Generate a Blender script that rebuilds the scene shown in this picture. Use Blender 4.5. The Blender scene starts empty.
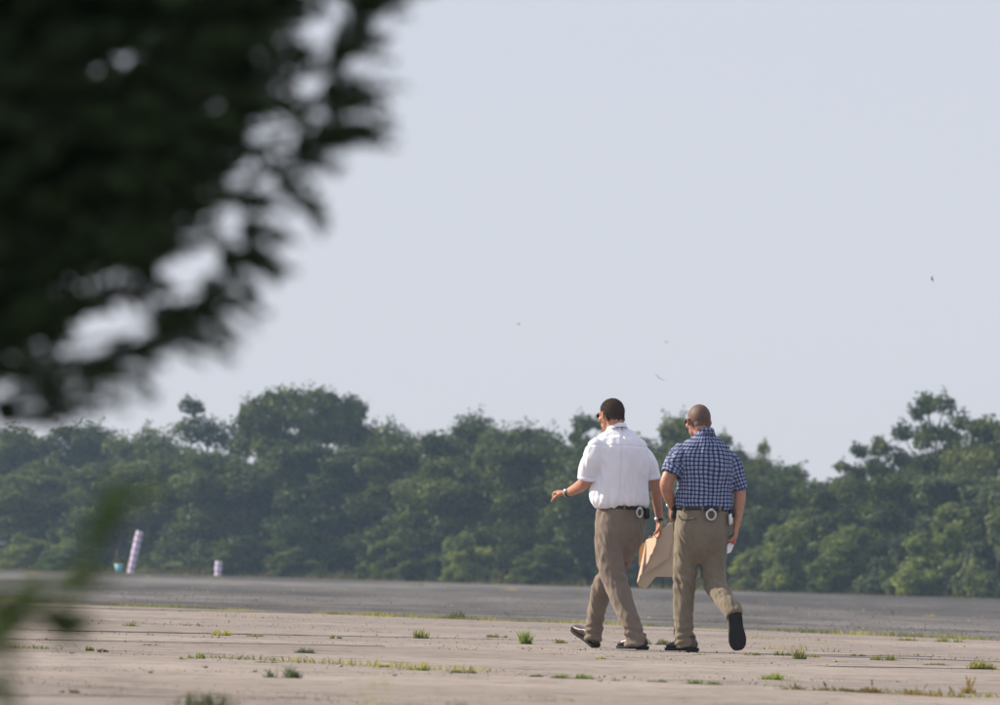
import bpy, bmesh, math, random
from mathutils import Vector, Matrix, noise
R = math.radians
random.seed(7)
scene = bpy.context.scene
C = scene.collection

# ------------------------------------------------------------------ camera
F = 6000.0                      # focal length in photo pixels (photo 1000 x 705)
HC = 0.52                       # camera height
PITCH = math.atan(220.5 / F)
ROLL = 0.027
cam_rot = Matrix.Rotation(R(90) + PITCH, 4, 'X') @ Matrix.Rotation(ROLL, 4, 'Z')
cd = bpy.data.cameras.new('camera')
cam = bpy.data.objects.new('camera', cd); C.objects.link(cam)
cam.matrix_world = Matrix.Translation((0, 0, HC)) @ cam_rot
cd.sensor_width = 36; cd.lens = F / 1000 * 36
cd.clip_start = 0.1; cd.clip_end = 6000
cd.dof.use_dof = True; cd.dof.focus_distance = 43.0; cd.dof.aperture_fstop = 6.4
scene.camera = cam

# ------------------------------------------------------------------ sky, sun, exposure
SUN_EL = R(31); SUN_DIR2 = Vector((-0.95, 0.30)).normalized()
w = bpy.data.worlds.new('World'); scene.world = w; w.use_nodes = True
nt = w.node_tree; nt.nodes.clear()
sky = nt.nodes.new('ShaderNodeTexSky'); sky.sky_type = 'NISHITA'; sky.sun_disc = False
sky.sun_elevation = SUN_EL
sky.sun_rotation = math.atan2(SUN_DIR2.x, SUN_DIR2.y)
sky.air_density = 1.0; sky.dust_density = 0.6; sky.ozone_density = 3.0
bg = nt.nodes.new('ShaderNodeBackground'); bg.inputs['Strength'].default_value = 0.10
wo = nt.nodes.new('ShaderNodeOutputWorld')
veil = nt.nodes.new('ShaderNodeMix'); veil.data_type = 'RGBA'; veil.inputs[0].default_value = 0.88   # thin even high cloud over the clear sky
veil.inputs[7].default_value = (4.05, 4.08, 4.55, 1)
nt.links.new(sky.outputs[0], veil.inputs[6])
nt.links.new(veil.outputs[2], bg.inputs['Color']); nt.links.new(bg.outputs[0], wo.inputs['Surface'])
sd = bpy.data.lights.new('sun', 'SUN'); sd.energy = 4.4; sd.angle = R(0.6); sd.color = (1.0, 0.86, 0.68)
sun = bpy.data.objects.new('sun', sd); C.objects.link(sun)
sv = Vector((SUN_DIR2.x * math.cos(SUN_EL), SUN_DIR2.y * math.cos(SUN_EL), math.sin(SUN_EL)))
sun.rotation_euler = sv.to_track_quat('Z', 'Y').to_euler()
sun.location = (-20, 30, 20)
vs = scene.view_settings
vs.view_transform = 'Standard'; vs.look = 'None'; vs.gamma = 1; vs.use_curve_mapping = False
vs.exposure = 0.72
scene.render.engine = 'CYCLES'

# ------------------------------------------------------------------ pixel -> direction
RW = cam_rot.to_3x3()
def ray(px, py):
    return RW @ Vector(((px - 500) / F, -(py - 352.5) / F, -1))
def P(px, py, Y):
    d = ray(px, py); return Vector((0, 0, HC)) + d * (Y / d.y)
def G(px, py, z=0.0):
    d = ray(px, py); t = (z - HC) / d.z; return Vector((0, 0, HC)) + d * t

# ------------------------------------------------------------------ materials
def mat(name, col, rough=0.7, spec=0.3, metal=0.0):
    m = bpy.data.materials.new(name); m.use_nodes = True
    b = m.node_tree.nodes['Principled BSDF']
    b.inputs['Base Color'].default_value = (*col, 1); b.inputs['Roughness'].default_value = rough
    b.inputs['Specular IOR Level'].default_value = spec; b.inputs['Metallic'].default_value = metal
    return m
def N(m, t, **kw):
    n = m.node_tree.nodes.new(t)
    for k, v in kw.items(): setattr(n, k, v)
    return n
def L(m, a, b): m.node_tree.links.new(a, b)
def ramp(m, fac, stops):
    r = N(m, 'ShaderNodeValToRGB'); e = r.color_ramp.elements
    while len(e) < len(stops): e.new(0.5)
    for i, (p, c) in enumerate(stops):
        e[i].position = p; e[i].color = (*c, 1)
    L(m, fac, r.inputs['Fac']); return r
def noisetex(m, scale, detail=5, coord='Object', sc=(1, 1, 1), rot=0, rough=0.6):
    tc = N(m, 'ShaderNodeTexCoord'); mp = N(m, 'ShaderNodeMapping')
    mp.inputs['Scale'].default_value = sc; mp.inputs['Rotation'].default_value = (0, 0, rot)
    L(m, tc.outputs[coord], mp.inputs['Vector'])
    n = N(m, 'ShaderNodeTexNoise'); n.inputs['Scale'].default_value = scale
    n.inputs['Detail'].default_value = detail; n.inputs['Roughness'].default_value = rough
    L(m, mp.outputs[0], n.inputs['Vector']); return n
def bump(m, h, strength=0.3, dist=0.01):
    b = N(m, 'ShaderNodeBump'); b.inputs['Strength'].default_value = strength; b.inputs['Distance'].default_value = dist
    L(m, h, b.inputs['Height']); L(m, b.outputs[0], m.node_tree.nodes['Principled BSDF'].inputs['Normal'])
def mottled(name, c0, c1, scale=30, rough=0.8, spec=0.2, bstr=0.25, bdist=0.004, coord='Object'):
    m = mat(name, c0, rough, spec); n = noisetex(m, scale, 6, coord)
    r = ramp(m, n.outputs['Fac'], [(0.3, c0), (0.7, c1)])
    L(m, r.outputs[0], m.node_tree.nodes['Principled BSDF'].inputs['Base Color'])
    if bstr: bump(m, n.outputs['Fac'], bstr, bdist)
    return m
def mixmul(m, a, b, fac=1.0, mode='MULTIPLY'):
    x = N(m, 'ShaderNodeMix', data_type='RGBA', blend_type=mode); x.inputs[0].default_value = fac
    L(m, a, x.inputs[6]); L(m, b, x.inputs[7]); return x.outputs[2]

def leaf_mat(name, dark, mid, light, trans=0.3, rough=0.55, objvar=True, spec=0.25):
    m = bpy.data.materials.new(name); m.use_nodes = True; t = m.node_tree; t.nodes.clear()
    g = N(m, 'ShaderNodeNewGeometry')
    r = ramp(m, g.outputs['Random Per Island'], [(0.0, dark), (0.5, mid), (1.0, light)])
    col = r.outputs[0]
    if objvar:
        oi = N(m, 'ShaderNodeObjectInfo')
        r2 = ramp(m, oi.outputs['Random'], [(0.0, (0.72, 0.80, 0.80)), (0.5, (1.0, 1.0, 0.95)), (1.0, (1.22, 1.12, 0.85))])
        col = mixmul(m, col, r2.outputs[0])
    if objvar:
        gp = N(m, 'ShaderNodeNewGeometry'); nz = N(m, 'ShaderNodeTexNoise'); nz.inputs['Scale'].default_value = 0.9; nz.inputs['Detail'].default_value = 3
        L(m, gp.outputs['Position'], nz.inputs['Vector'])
        r3 = ramp(m, nz.outputs['Fac'], [(0.34, (0.45, 0.52, 0.55)), (0.5, (0.95, 0.97, 0.95)), (0.66, (1.8, 1.65, 1.25))])  # clump hue variation; warm lit patches and cool shadow also painted into it
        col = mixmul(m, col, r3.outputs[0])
    p = N(m, 'ShaderNodeBsdfPrincipled'); p.inputs['Roughness'].default_value = rough
    p.inputs['Specular IOR Level'].default_value = spec
    tr = N(m, 'ShaderNodeBsdfTranslucent'); mx = N(m, 'ShaderNodeMixShader'); mx.inputs[0].default_value = trans
    L(m, col, p.inputs['Base Color']); L(m, col, tr.inputs['Color'])
    L(m, p.outputs[0], mx.inputs[1]); L(m, tr.outputs[0], mx.inputs[2])
    o = N(m, 'ShaderNodeOutputMaterial'); L(m, mx.outputs[0], o.inputs['Surface'])
    return m

M = {}
M['bark'] = mottled('bark', (0.05, 0.04, 0.03), (0.12, 0.10, 0.08), 12)
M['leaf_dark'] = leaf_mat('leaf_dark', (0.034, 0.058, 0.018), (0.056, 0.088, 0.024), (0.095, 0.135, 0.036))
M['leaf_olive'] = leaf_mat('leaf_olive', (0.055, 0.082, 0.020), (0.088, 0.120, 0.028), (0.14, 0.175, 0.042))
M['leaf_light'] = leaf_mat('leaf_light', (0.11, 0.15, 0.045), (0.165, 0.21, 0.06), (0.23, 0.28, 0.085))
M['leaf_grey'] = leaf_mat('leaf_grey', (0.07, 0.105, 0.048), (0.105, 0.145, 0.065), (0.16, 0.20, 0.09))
M['cedar'] = leaf_mat('cedar', (0.020, 0.038, 0.016), (0.032, 0.058, 0.020), (0.058, 0.095, 0.030), 0.2, 0.6, False)
M['cedar_low'] = leaf_mat('cedar_low', (0.035, 0.068, 0.018), (0.052, 0.10, 0.024), (0.085, 0.145, 0.034), 0.4, 0.6, False)
M['grass'] = leaf_mat('grass', (0.14, 0.18, 0.05), (0.22, 0.25, 0.07), (0.34, 0.33, 0.13), 0.45, 0.6)
M['grass_bright'] = leaf_mat('grass_bright', (0.20, 0.29, 0.05), (0.28, 0.36, 0.07), (0.36, 0.42, 0.10), 0.45, 0.6)
M['grass_dry'] = leaf_mat('grass_dry', (0.14, 0.11, 0.05), (0.22, 0.17, 0.07), (0.32, 0.26, 0.12), 0.3, 0.7)
M['grass_grey'] = leaf_mat('grass_grey', (0.12, 0.15, 0.08), (0.17, 0.20, 0.10), (0.25, 0.27, 0.14), 0.45, 0.7)
M['weed_yellow'] = leaf_mat('weed_yellow', (0.22, 0.20, 0.05), (0.33, 0.28, 0.06), (0.42, 0.36, 0.10), 0.3, 0.7)
M['verge'] = leaf_mat('verge', (0.06, 0.07, 0.03), (0.11, 0.11, 0.045), (0.19, 0.16, 0.075), 0.3, 0.7)

# ------------------------------------------------------------------ object helpers
def tag(o, label, cat=None, group=None, kind=None):
    if label: o['label'] = label
    if cat: o['category'] = cat
    if group: o['group'] = group
    if kind: o['kind'] = kind
    return o
def empty(name, loc=(0, 0, 0)):
    o = bpy.data.objects.new(name, None); C.objects.link(o); o.location = loc
    o.empty_display_size = 0.2; return o
def link(name, me, m=None, parent=None, smooth=True):
    o = bpy.data.objects.new(name, me); C.objects.link(o)
    if m is not None:
        me.materials.clear(); me.materials.append(m)
    if parent is not None: o.parent = parent
    if smooth: me.shade_smooth()
    return o
def bm_obj(name, bm, m, parent=None, smooth=True):
    me = bpy.data.meshes.new(name)
    bmesh.ops.recalc_face_normals(bm, faces=bm.faces[:])
    bm.to_mesh(me); bm.free(); return link(name, me, m, parent, smooth)
def pyd(name, v, f, m, parent=None, smooth=False):
    me = bpy.data.meshes.new(name); me.from_pydata(v, [], f); me.update()
    return link(name, me, m, parent, smooth)

def ring_loft(bm, rings, n=24, power=2.0):
    """closed loft; a ring is (centre, U, V)"""
    prev = None; first = None
    for c, U, V in rings:
        cur = []
        for i in range(n):
            a = 2 * math.pi * i / n; ca, sa = math.cos(a), math.sin(a)
            e = 2.0 / power
            ca = math.copysign(abs(ca) ** e, ca); sa = math.copysign(abs(sa) ** e, sa)
            cur.append(bm.verts.new(Vector(c) + U * ca + V * sa))
        if prev:
            for i in range(n): bm.faces.new((prev[i], prev[(i + 1) % n], cur[(i + 1) % n], cur[i]))
        else: first = cur
        prev = cur
    bm.faces.new(first[::-1]); bm.faces.new(prev)
def catmull(pts, k=5):
    out = []; n = len(pts)
    for i in range(n - 1):
        p0 = pts[max(i - 1, 0)]; p1 = pts[i]; p2 = pts[i + 1]; p3 = pts[min(i + 2, n - 1)]
        for j in range(k):
            t = j / k
            out.append(tuple(0.5 * ((2 * b) + (-a + c) * t + (2 * a - 5 * b + 4 * c - d) * t * t + (-a + 3 * b - 3 * c + d) * t ** 3)
                             for a, b, c, d in zip(p0, p1, p2, p3)))
    out.append(tuple(pts[-1])); return out
def limb(bm, pts, n=16, k=4, flat=None, roundends=True, hint=Vector((0, 1, 0.01))):
    """pts: (x,y,z,r) smooth tapered tube; flat=(ratio) scales the second axis"""
    q = catmull([tuple(p) for p in pts], k) if k > 1 else [tuple(p) for p in pts]
    rings = []
    m = len(q)
    for i, p in enumerate(q):
        a = Vector(q[max(i - 1, 0)][:3]); b = Vector(q[min(i + 1, m - 1)][:3]); t = (b - a).normalized()
        u = t.cross(hint)
        if u.length < 1e-3: u = t.cross(Vector((1, 0, 0)))
        u.normalize(); v = t.cross(u).normalized()
        r = p[3]; rr = r * (flat if flat else 1)
        rings.append((Vector(p[:3]), u * r, v * rr, t, r))
    out = []
    if roundends:
        c, u, v, t, r = rings[0]
        for s in (0.95, 0.6): out.append((c - t * r * s, u * math.sqrt(1 - s * s), v * math.sqrt(1 - s * s)))
    out += [(c, u, v) for c, u, v, t, r in rings]
    if roundends:
        c, u, v, t, r = rings[-1]
        for s in (0.6, 0.95): out.append((c + t * r * s, u * math.sqrt(1 - s * s), v * math.sqrt(1 - s * s)))
    ring_loft(bm, out, n)
def ellip(bm, c, X, Y, Z, n=20):
    mtx = Matrix((( X.x, Y.x, Z.x, c.x), (X.y, Y.y, Z.y, c.y), (X.z, Y.z, Z.z, c.z), (0, 0, 0, 1)))
    bmesh.ops.create_uvsphere(bm, u_segments=n, v_segments=n // 2 + 2, radius=1, matrix=mtx)
def bm_box(bm, c, X, Y, Z):
    vs = [bm.verts.new(Vector(c) + X * a + Y * b + Z * d) for a in (-1, 1) for b in (-1, 1) for d in (-1, 1)]
    for f in ((0, 1, 3, 2), (4, 6, 7, 5), (0, 4, 5, 1), (2, 3, 7, 6), (0, 2, 6, 4), (1, 5, 7, 3)):
        bm.faces.new([vs[i] for i in f])
def remeshed(bm, voxel, smooth=4, sfac=0.5):
    bmesh.ops.recalc_face_normals(bm, faces=bm.faces[:])
    me = bpy.data.meshes.new('tmp'); bm.to_mesh(me); bm.free()
    o = bpy.data.objects.new('tmp', me); C.objects.link(o)
    r = o.modifiers.new('r', 'REMESH'); r.mode = 'VOXEL'; r.voxel_size = voxel
    if smooth:
        s = o.modifiers.new('s', 'SMOOTH'); s.iterations = smooth; s.factor = sfac
    bpy.context.view_layer.update()
    dg = bpy.context.evaluated_depsgraph_get()
    out = bpy.data.meshes.new_from_object(o.evaluated_get(dg))
    bpy.data.objects.remove(o); bpy.data.meshes.remove(me)
    return out
def displace(me, fn):
    nm = [v.normal.copy() for v in me.vertices]
    for v, n in zip(me.vertices, nm):
        v.co = v.co + n * fn(v.co, n)
    me.update()

# ================================================================== SETTING
DIRV = Vector((-0.6667, 1.0)).normalized()       # direction of the pavement joints
NRM = Vector((DIRV.y, -DIRV.x))                   # across them, to the right
def edge_pt(y0, t):                               # line that crosses x=0 at depth y0
    return Vector((0, y0)) + DIRV * t
D_NEAR, D_FAR = 66.4, 283.0
def edge_depth(px):
    c = (px - 500) / F; t = -D_FAR * c / (c + 0.6667); return D_FAR + t

m = mottled('earth', (0.10, 0.10, 0.05), (0.17, 0.15, 0.08), 0.6, 0.9, 0.1, 0.3, 0.05); M['earth'] = m
g = pyd('ground', [(-2500, -300, -0.07), (2500, -300, -0.07), (2500, 4000, -0.07), (-2500, 4000, -0.07)], [(0, 1, 2, 3)], m)
tag(g, None, kind='structure')

# asphalt runway
m = mat('asphalt', (0.1, 0.1, 0.11), 0.95, 0.08); ang = math.atan2(DIRV.y, DIRV.x)
n1 = noisetex(m, 0.05, 6, 'Object', (1, 0.14, 1), -ang, 0.65)
n2 = noisetex(m, 0.8, 8, 'Object', (1, 0.3, 1), -ang, 0.7)
n3 = noisetex(m, 40, 3, 'Object')
r1 = ramp(m, n1.outputs['Fac'], [(0.36, (0.045, 0.044, 0.048)), (0.5, (0.088, 0.087, 0.092)), (0.62, (0.165, 0.162, 0.162))])
r2 = ramp(m, n2.outputs['Fac'], [(0.34, (0.6, 0.6, 0.61)), (0.66, (1.3, 1.29, 1.26))])
col = mixmul(m, r1.outputs[0], r2.outputs[0])
L(m, col, m.node_tree.nodes['Principled BSDF'].inputs['Base Color'])
bump(m, n3.outputs['Fac'], 0.4, 0.01); M['asphalt'] = m
a0 = edge_pt(D_NEAR, -260); a1 = edge_pt(D_NEAR, 900); b1 = edge_pt(D_FAR, 900); b0 = edge_pt(D_FAR, -420)
o = pyd('runway', [(*a0, -0.008), (*b0, -0.008), (*b1, -0.008), (*a1, -0.008)], [(0, 3, 2, 1)], m)
tag(o, None, kind='structure')
# crack-sealed seams on the runway: thin tar ribbons running with it
m = mat('tar', (0.03, 0.03, 0.032), 0.6, 0.4); M['tar'] = m
for y0 in (78, 97, 118, 150, 190, 235):
    v = []; f = []
    for i in range(140):
        t = -200 + i * 5; c = edge_pt(y0, t) + NRM * noise.noise((i * 0.3, y0, 0)) * 0.5
        wd = 0.10 + 0.12 * abs(noise.noise((i * 0.7, 3, y0)))
        v += [(*(c - NRM * wd), -0.0035), (*(c + NRM * wd), -0.0035)]
        if i: k = 2 * i; f.append((k - 2, k - 1, k + 1, k))
    s = pyd('tar_seam', v, f, m, o)
# worn white edge line at the far side
m = mottled('worn_paint', (0.35, 0.35, 0.35), (0.7, 0.7, 0.68), 0.5, 0.8, 0.2, 0.1)
v = []; f = []
for i in range(60):
    t = -72 + i * 0.9; c = edge_pt(D_FAR - 3.0, t); wd = 0.35 + 0.2 * noise.noise((i * 0.5, 0, 0))
    v += [(*(c - NRM * wd), -0.003), (*(c + NRM * wd), -0.003)]
    if i: k = 2 * i; f.append((k - 2, k - 1, k + 1, k))
pyd('edge_line', v, f, m, o)

# concrete apron: a dirt bed with single slabs
m = mottled('joint_dirt', (0.10, 0.09, 0.07), (0.17, 0.15, 0.11), 3, 0.95, 0.1)
SL = 4.8
c0 = edge_pt(D_NEAR, -120); c1 = edge_pt(D_NEAR, 170)
off = -NRM * 0  # near side is toward smaller depth
NEAR = Vector((-DIRV.y, DIRV.x)) if Vector((-DIRV.y, DIRV.x)).y < 0 else Vector((DIRV.y, -DIRV.x))
apron = pyd('concrete_apron', [(*c0, -0.045), (*c1, -0.045), (*(c1 + NEAR * 90), -0.045), (*(c0 + NEAR * 90), -0.045)], [(0, 1, 2, 3)], m)
tag(apron, None, kind='structure')
m = mat('concrete', (0.4, 0.37, 0.34), 0.95, 0.1)
n1 = noisetex(m, 0.22, 7, 'Object', (1, 1, 1), 0, 0.62); n2 = noisetex(m, 2.2, 9, 'Object', (1, 1, 1), 0, 0.7); n3 = noisetex(m, 60, 4)
tc = N(m, 'ShaderNodeTexCoord')
# world-space variation so that slabs sharing a mesh differ
gpos = N(m, 'ShaderNodeNewGeometry')
for n in (n1, n2, n3):
    L(m, gpos.outputs['Position'], n.inputs['Vector'])
r1 = ramp(m, n1.outputs['Fac'], [(0.28, (0.205, 0.183, 0.170)), (0.5, (0.262, 0.236, 0.222)), (0.72, (0.32, 0.29, 0.274))])
r2 = ramp(m, n2.outputs['Fac'], [(0.32, (0.55, 0.53, 0.51)), (0.46, (0.98, 0.98, 0.98)), (0.70, (1.2, 1.19, 1.17))])
oi = N(m, 'ShaderNodeObjectInfo')
r3 = ramp(m, oi.outputs['Random'], [(0, (0.88, 0.88, 0.89)), (1, (1.08, 1.06, 1.04))])
n4 = noisetex(m, 7.0, 6); L(m, gpos.outputs['Position'], n4.inputs['Vector'])
r4 = ramp(m, n4.outputs['Fac'], [(0.33, (0.50, 0.47, 0.43)), (0.43, (1, 1, 1)), (0.62, (1, 1, 1)), (0.75, (1.22, 1.21, 1.19))])
col = mixmul(m, mixmul(m, mixmul(m, r1.outputs[0], r2.outputs[0]), r3.outputs[0]), r4.outputs[0])
L(m, col, m.node_tree.nodes['Principled BSDF'].inputs['Base Color'])
bump(m, n3.outputs['Fac'], 0.5, 0.006); M['concrete'] = m
def slab_mesh(i):
    random.seed(100 + i)
    bm = bmesh.new(); h = SL / 2 - 0.02; n = 6
    grid = [[bm.verts.new((-h + 2 * h * a / n + (random.uniform(-.02, .02) if 0 < b < n else 0) * (a in (0, n)),
                           -h + 2 * h * b / n + (random.uniform(-.02, .02) if 0 < a < n else 0) * (b in (0, n)),
                           (-0.006 if a in (0, n) or b in (0, n) else random.uniform(-0.002, 0.002)))) for b in range(n + 1)] for a in range(n + 1)]
    for a in range(n):
        for b in range(n): bm.faces.new((grid[a][b], grid[a + 1][b], grid[a + 1][b + 1], grid[a][b + 1]))
    ed = [e for e in bm.edges if e.is_boundary]
    r = bmesh.ops.extrude_edge_only(bm, edges=ed)
    for v in r['geom']:
        if isinstance(v, bmesh.types.BMVert): v.co.z = -0.04
    me = bpy.data.meshes.new('concrete_slab'); bmesh.ops.recalc_face_normals(bm, faces=bm.faces[:]); bm.to_mesh(me); bm.free()
    me.materials.append(m); return me
slabs = [slab_mesh(i) for i in range(4)]
random.seed(5)
for i in range(14):
    for j in range(-14, 34):
        c = edge_pt(D_NEAR, j * SL + 1.3) + NEAR * (SL * (i + 0.5))
        if c.y < 17 or abs(c.x) > c.y * 0.0833 + 7: continue
        s = bpy.data.objects.new('concrete_slab', slabs[random.randrange(4)]); C.objects.link(s)
        s.location = (c.x, c.y, random.uniform(-0.003, 0.002)); s.rotation_euler = (random.gauss(0, .0006), random.gauss(0, .0006), ang + random.choice((0, math.pi)))
        s.parent = apron

# ------------------------------------------------------------------ trees
def tube(v, f, pts, n=6):
    """append tapered tube through (point, r)"""
    base = None
    for i, (p, r) in enumerate(pts):
        a = pts[max(i - 1, 0)][0]; b = pts[min(i + 1, len(pts) - 1)][0]; t = (b - a).normalized()
        u = t.cross(Vector((0.3, 1, 0.2))).normalized(); w_ = t.cross(u)
        s = len(v)
        for k in range(n):
            an = 2 * math.pi * k / n; v.append(tuple(p + u * (r * math.cos(an)) + w_ * (r * math.sin(an))))
        if base is not None:
            for k in range(n): f.append((base + k, base + (k + 1) % n, s + (k + 1) % n, s + k))
        base = s
def rnd_unit():
    while True:
        p = Vector((random.uniform(-1, 1), random.uniform(-1, 1), random.uniform(-1, 1)))
        if 0.05 < p.length < 1: return p.normalized()
def leaf(v, f, p, size, n=None):
    n = n or rnd_unit(); u = n.orthogonal().normalized(); u.rotate(Matrix.Rotation(random.uniform(0, 6.28), 3, n)); w_ = n.cross(u)
    a = size * random.uniform(0.7, 1.3); b = a * random.uniform(0.4, 0.7); s = len(v)
    bend = n * (a * 0.25)
    v += [tuple(p - u * a), tuple(p + w_ * b + bend), tuple(p + u * a), tuple(p - w_ * b + bend)]
    f.append((s, s + 1, s + 2, s + 3))
def tree_variant(seed, kind):
    """unit tree: height 1, half-width ~0.33 ; returns (trunk mesh, crown mesh)"""
    random.seed(seed)
    tv, tf, lv, lf = [], [], [], []
    top = 0.78
    tr = [(Vector((0, 0, -0.01)), 0.022), (Vector((random.gauss(0, .01), 0, 0.2)), 0.018), (Vector((random.gauss(0, .02), random.gauss(0, .02), 0.45)), 0.013), (Vector((random.gauss(0, .03), random.gauss(0, .03), top)), 0.005)]
    tube(tv, tf, tr)
    lobes = []
    if kind == 'round':
        for i in range(38):
            z = 0.06 + 0.87 * random.random(); rad = 0.33 * math.sqrt(max(0.05, 1 - ((z - 0.42) / 0.60) ** 2))
            a = random.uniform(0, 6.28); q = rad * random.uniform(0.35, 0.95)
            lobes.append((Vector((q * math.cos(a), q * math.sin(a), z)), random.uniform(0.075, 0.125)))
        nl, ls = 520, 0.0135
    elif kind == 'tall':
        for i in range(30):
            z = random.uniform(0.06, 0.96); rad = 0.27 * math.sqrt(max(0.03, 1 - ((z - 0.45) / 0.55) ** 2))
            a = random.uniform(0, 6.28); q = rad * random.uniform(0.3, 1.0)
            lobes.append((Vector((q * math.cos(a), q * math.sin(a), z)), random.uniform(0.05, 0.10)))
        nl, ls = 480, 0.013
    elif kind == 'dome':      # open flat dome with gaps under it
        for i in range(60):
            a = random.uniform(0, 6.28); q = 0.42 * math.sqrt(random.random())
            z = 0.945 - 0.95 * q * q - random.random() ** 1.5 * 0.20
            lobes.append((Vector((q * math.cos(a), q * math.sin(a) * 0.6, z)), random.uniform(0.045, 0.075)))
        for i in range(30):
            a = random.uniform(0, 6.28); q = 0.34 * math.sqrt(random.random())
            lobes.append((Vector((q * math.cos(a), q * math.sin(a) * 0.6, random.uniform(0.08, 0.62))), random.uniform(0.06, 0.10)))
        nl, ls = 560, 0.0115
    elif kind == 'loose':     # several leaders with separate clumps
        for i in range(9):
            a = random.uniform(0, 6.28); q = random.uniform(0.04, 0.27); h = 0.98 - 0.9 * q * random.uniform(0.6, 1.5)
            for j in range(7):
                t = j / 6; lobes.append((Vector((q * math.cos(a) * (0.5 + 0.5 * t) + random.gauss(0, .025), q * math.sin(a) * (0.5 + .5 * t), 0.08 + (h - 0.11) * t)), 0.085 - 0.042 * t + random.uniform(-.01, .015)))
        nl, ls = 430, 0.012
    else:                     # shrub
        for i in range(26):
            z = random.uniform(0.06, 0.88); rad = 0.55 * math.sqrt(max(0.05, 1 - (z / 1.0) ** 2))
            a = random.uniform(0, 6.28); q = rad * random.uniform(0.2, 0.95)
            lobes.append((Vector((q * math.cos(a), q * math.sin(a), z * (1 - 0.25 * q))), random.uniform(0.10, 0.17)))
        nl, ls = 420, 0.024
    for c, r in lobes:
        sq = Vector((random.uniform(.9, 1.25), random.uniform(.9, 1.25), random.uniform(.6, .9)))
        for k in range(int(nl * (r / 0.09) ** 1.3)):
            d = rnd_unit(); q = r * random.random() ** 0.30
            q *= 1 + 0.45 * noise.noise(d * 2.2 + c * 17)
            p = c + Vector((d.x * sq.x, d.y * sq.y, d.z * sq.z)) * q
            if p.z < 0.012: continue
            nn = (d + rnd_unit() * 0.9 + Vector((0, 0, 0.35))).normalized()
            leaf(lv, lf, p, ls, nn)
        # feathery shoots that break the outline
        for k in range(5):
            d = (rnd_unit() + Vector((0, 0, 0.7))).normalized()
            for q in range(10):
                p = c + d * (r * (0.85 + 0.055 * q)) + rnd_unit() * ls * 1.6
                leaf(lv, lf, p, ls * 0.8)
        if kind != 'shrub' or random.random() < .4:
            zt = max(0.06, c.z - 0.14 - random.random() * .1)
            s0 = Vector((0, 0, min(zt, top)))
            mid = s0.lerp(c, 0.5) + Vector((0, 0, -0.02))
            if kind != 'dome' or random.random() < .35: tube(tv, tf, [(s0, 0.006), (mid, 0.0042), (c, 0.0015)], 4)
    def mk(nm, v, f):
        me = bpy.data.meshes.new(nm); me.from_pydata(v, [], f); me.update(); return me
    return mk('trunk', tv, tf), mk('crown', lv, lf)
VAR = {}
for kind, seeds in (('round', (1, 2, 3)), ('tall', (11, 12)), ('dome', (21,)), ('loose', (31, 32)), ('shrub', (41, 42))):
    VAR[kind] = [tree_variant(s, kind) for s in seeds]
matcache = {}
def crown_mesh(kind, idx, mname):
    k = (kind, idx % len(VAR[kind]), mname)
    if k not in matcache:
        base = VAR[kind][k[1]][1]
        me = base if not any(q[:2] == k[:2] for q in matcache) else base.copy()
        me.materials.clear(); me.materials.append(M[mname]); matcache[k] = me
    return matcache[k]
HALF = {'round': 0.40, 'tall': 0.31, 'dome': 0.44, 'loose': 0.33, 'shrub': 0.62}
def tree(px, top, wpx, back, kind, mname, label, cat='tree', group=None, name='broadleaf_tree', rot=None, idx=0):
    Y = edge_depth(px) + back
    hz = 573 + ROLL * (px - 500)
    h = (HC + (hz - top) * Y / F) * {'round': 1.03, 'tall': 1.02, 'dome': 1.0, 'loose': 1.03, 'shrub': 1.05}[kind]
    base = P(px, hz, Y); t = empty(name, (base.x, base.y, -0.07))
    wd = wpx / 2 * Y / F / HALF[kind] * (1.0 if kind == 'dome' else 1.22)
    r = empty(name, (0, 0, 0)); bpy.data.objects.remove(r)
    tm, _ = VAR[kind][idx % len(VAR[kind])]
    for nm, me in (('trunk', tm), ('crown', crown_mesh(kind, idx, mname))):
        o = bpy.data.objects.new(nm, me); C.objects.link(o); o.parent = t
        o.scale = (wd, wd, h + .07); 
        if not me.materials: me.materials.append(M['bark'])
    t.rotation_euler.z = random.uniform(0, 6.28) if rot is None else rot
    tag(t, label, cat, group); return t
BG = 'trees along the far edge of the runway'
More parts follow.
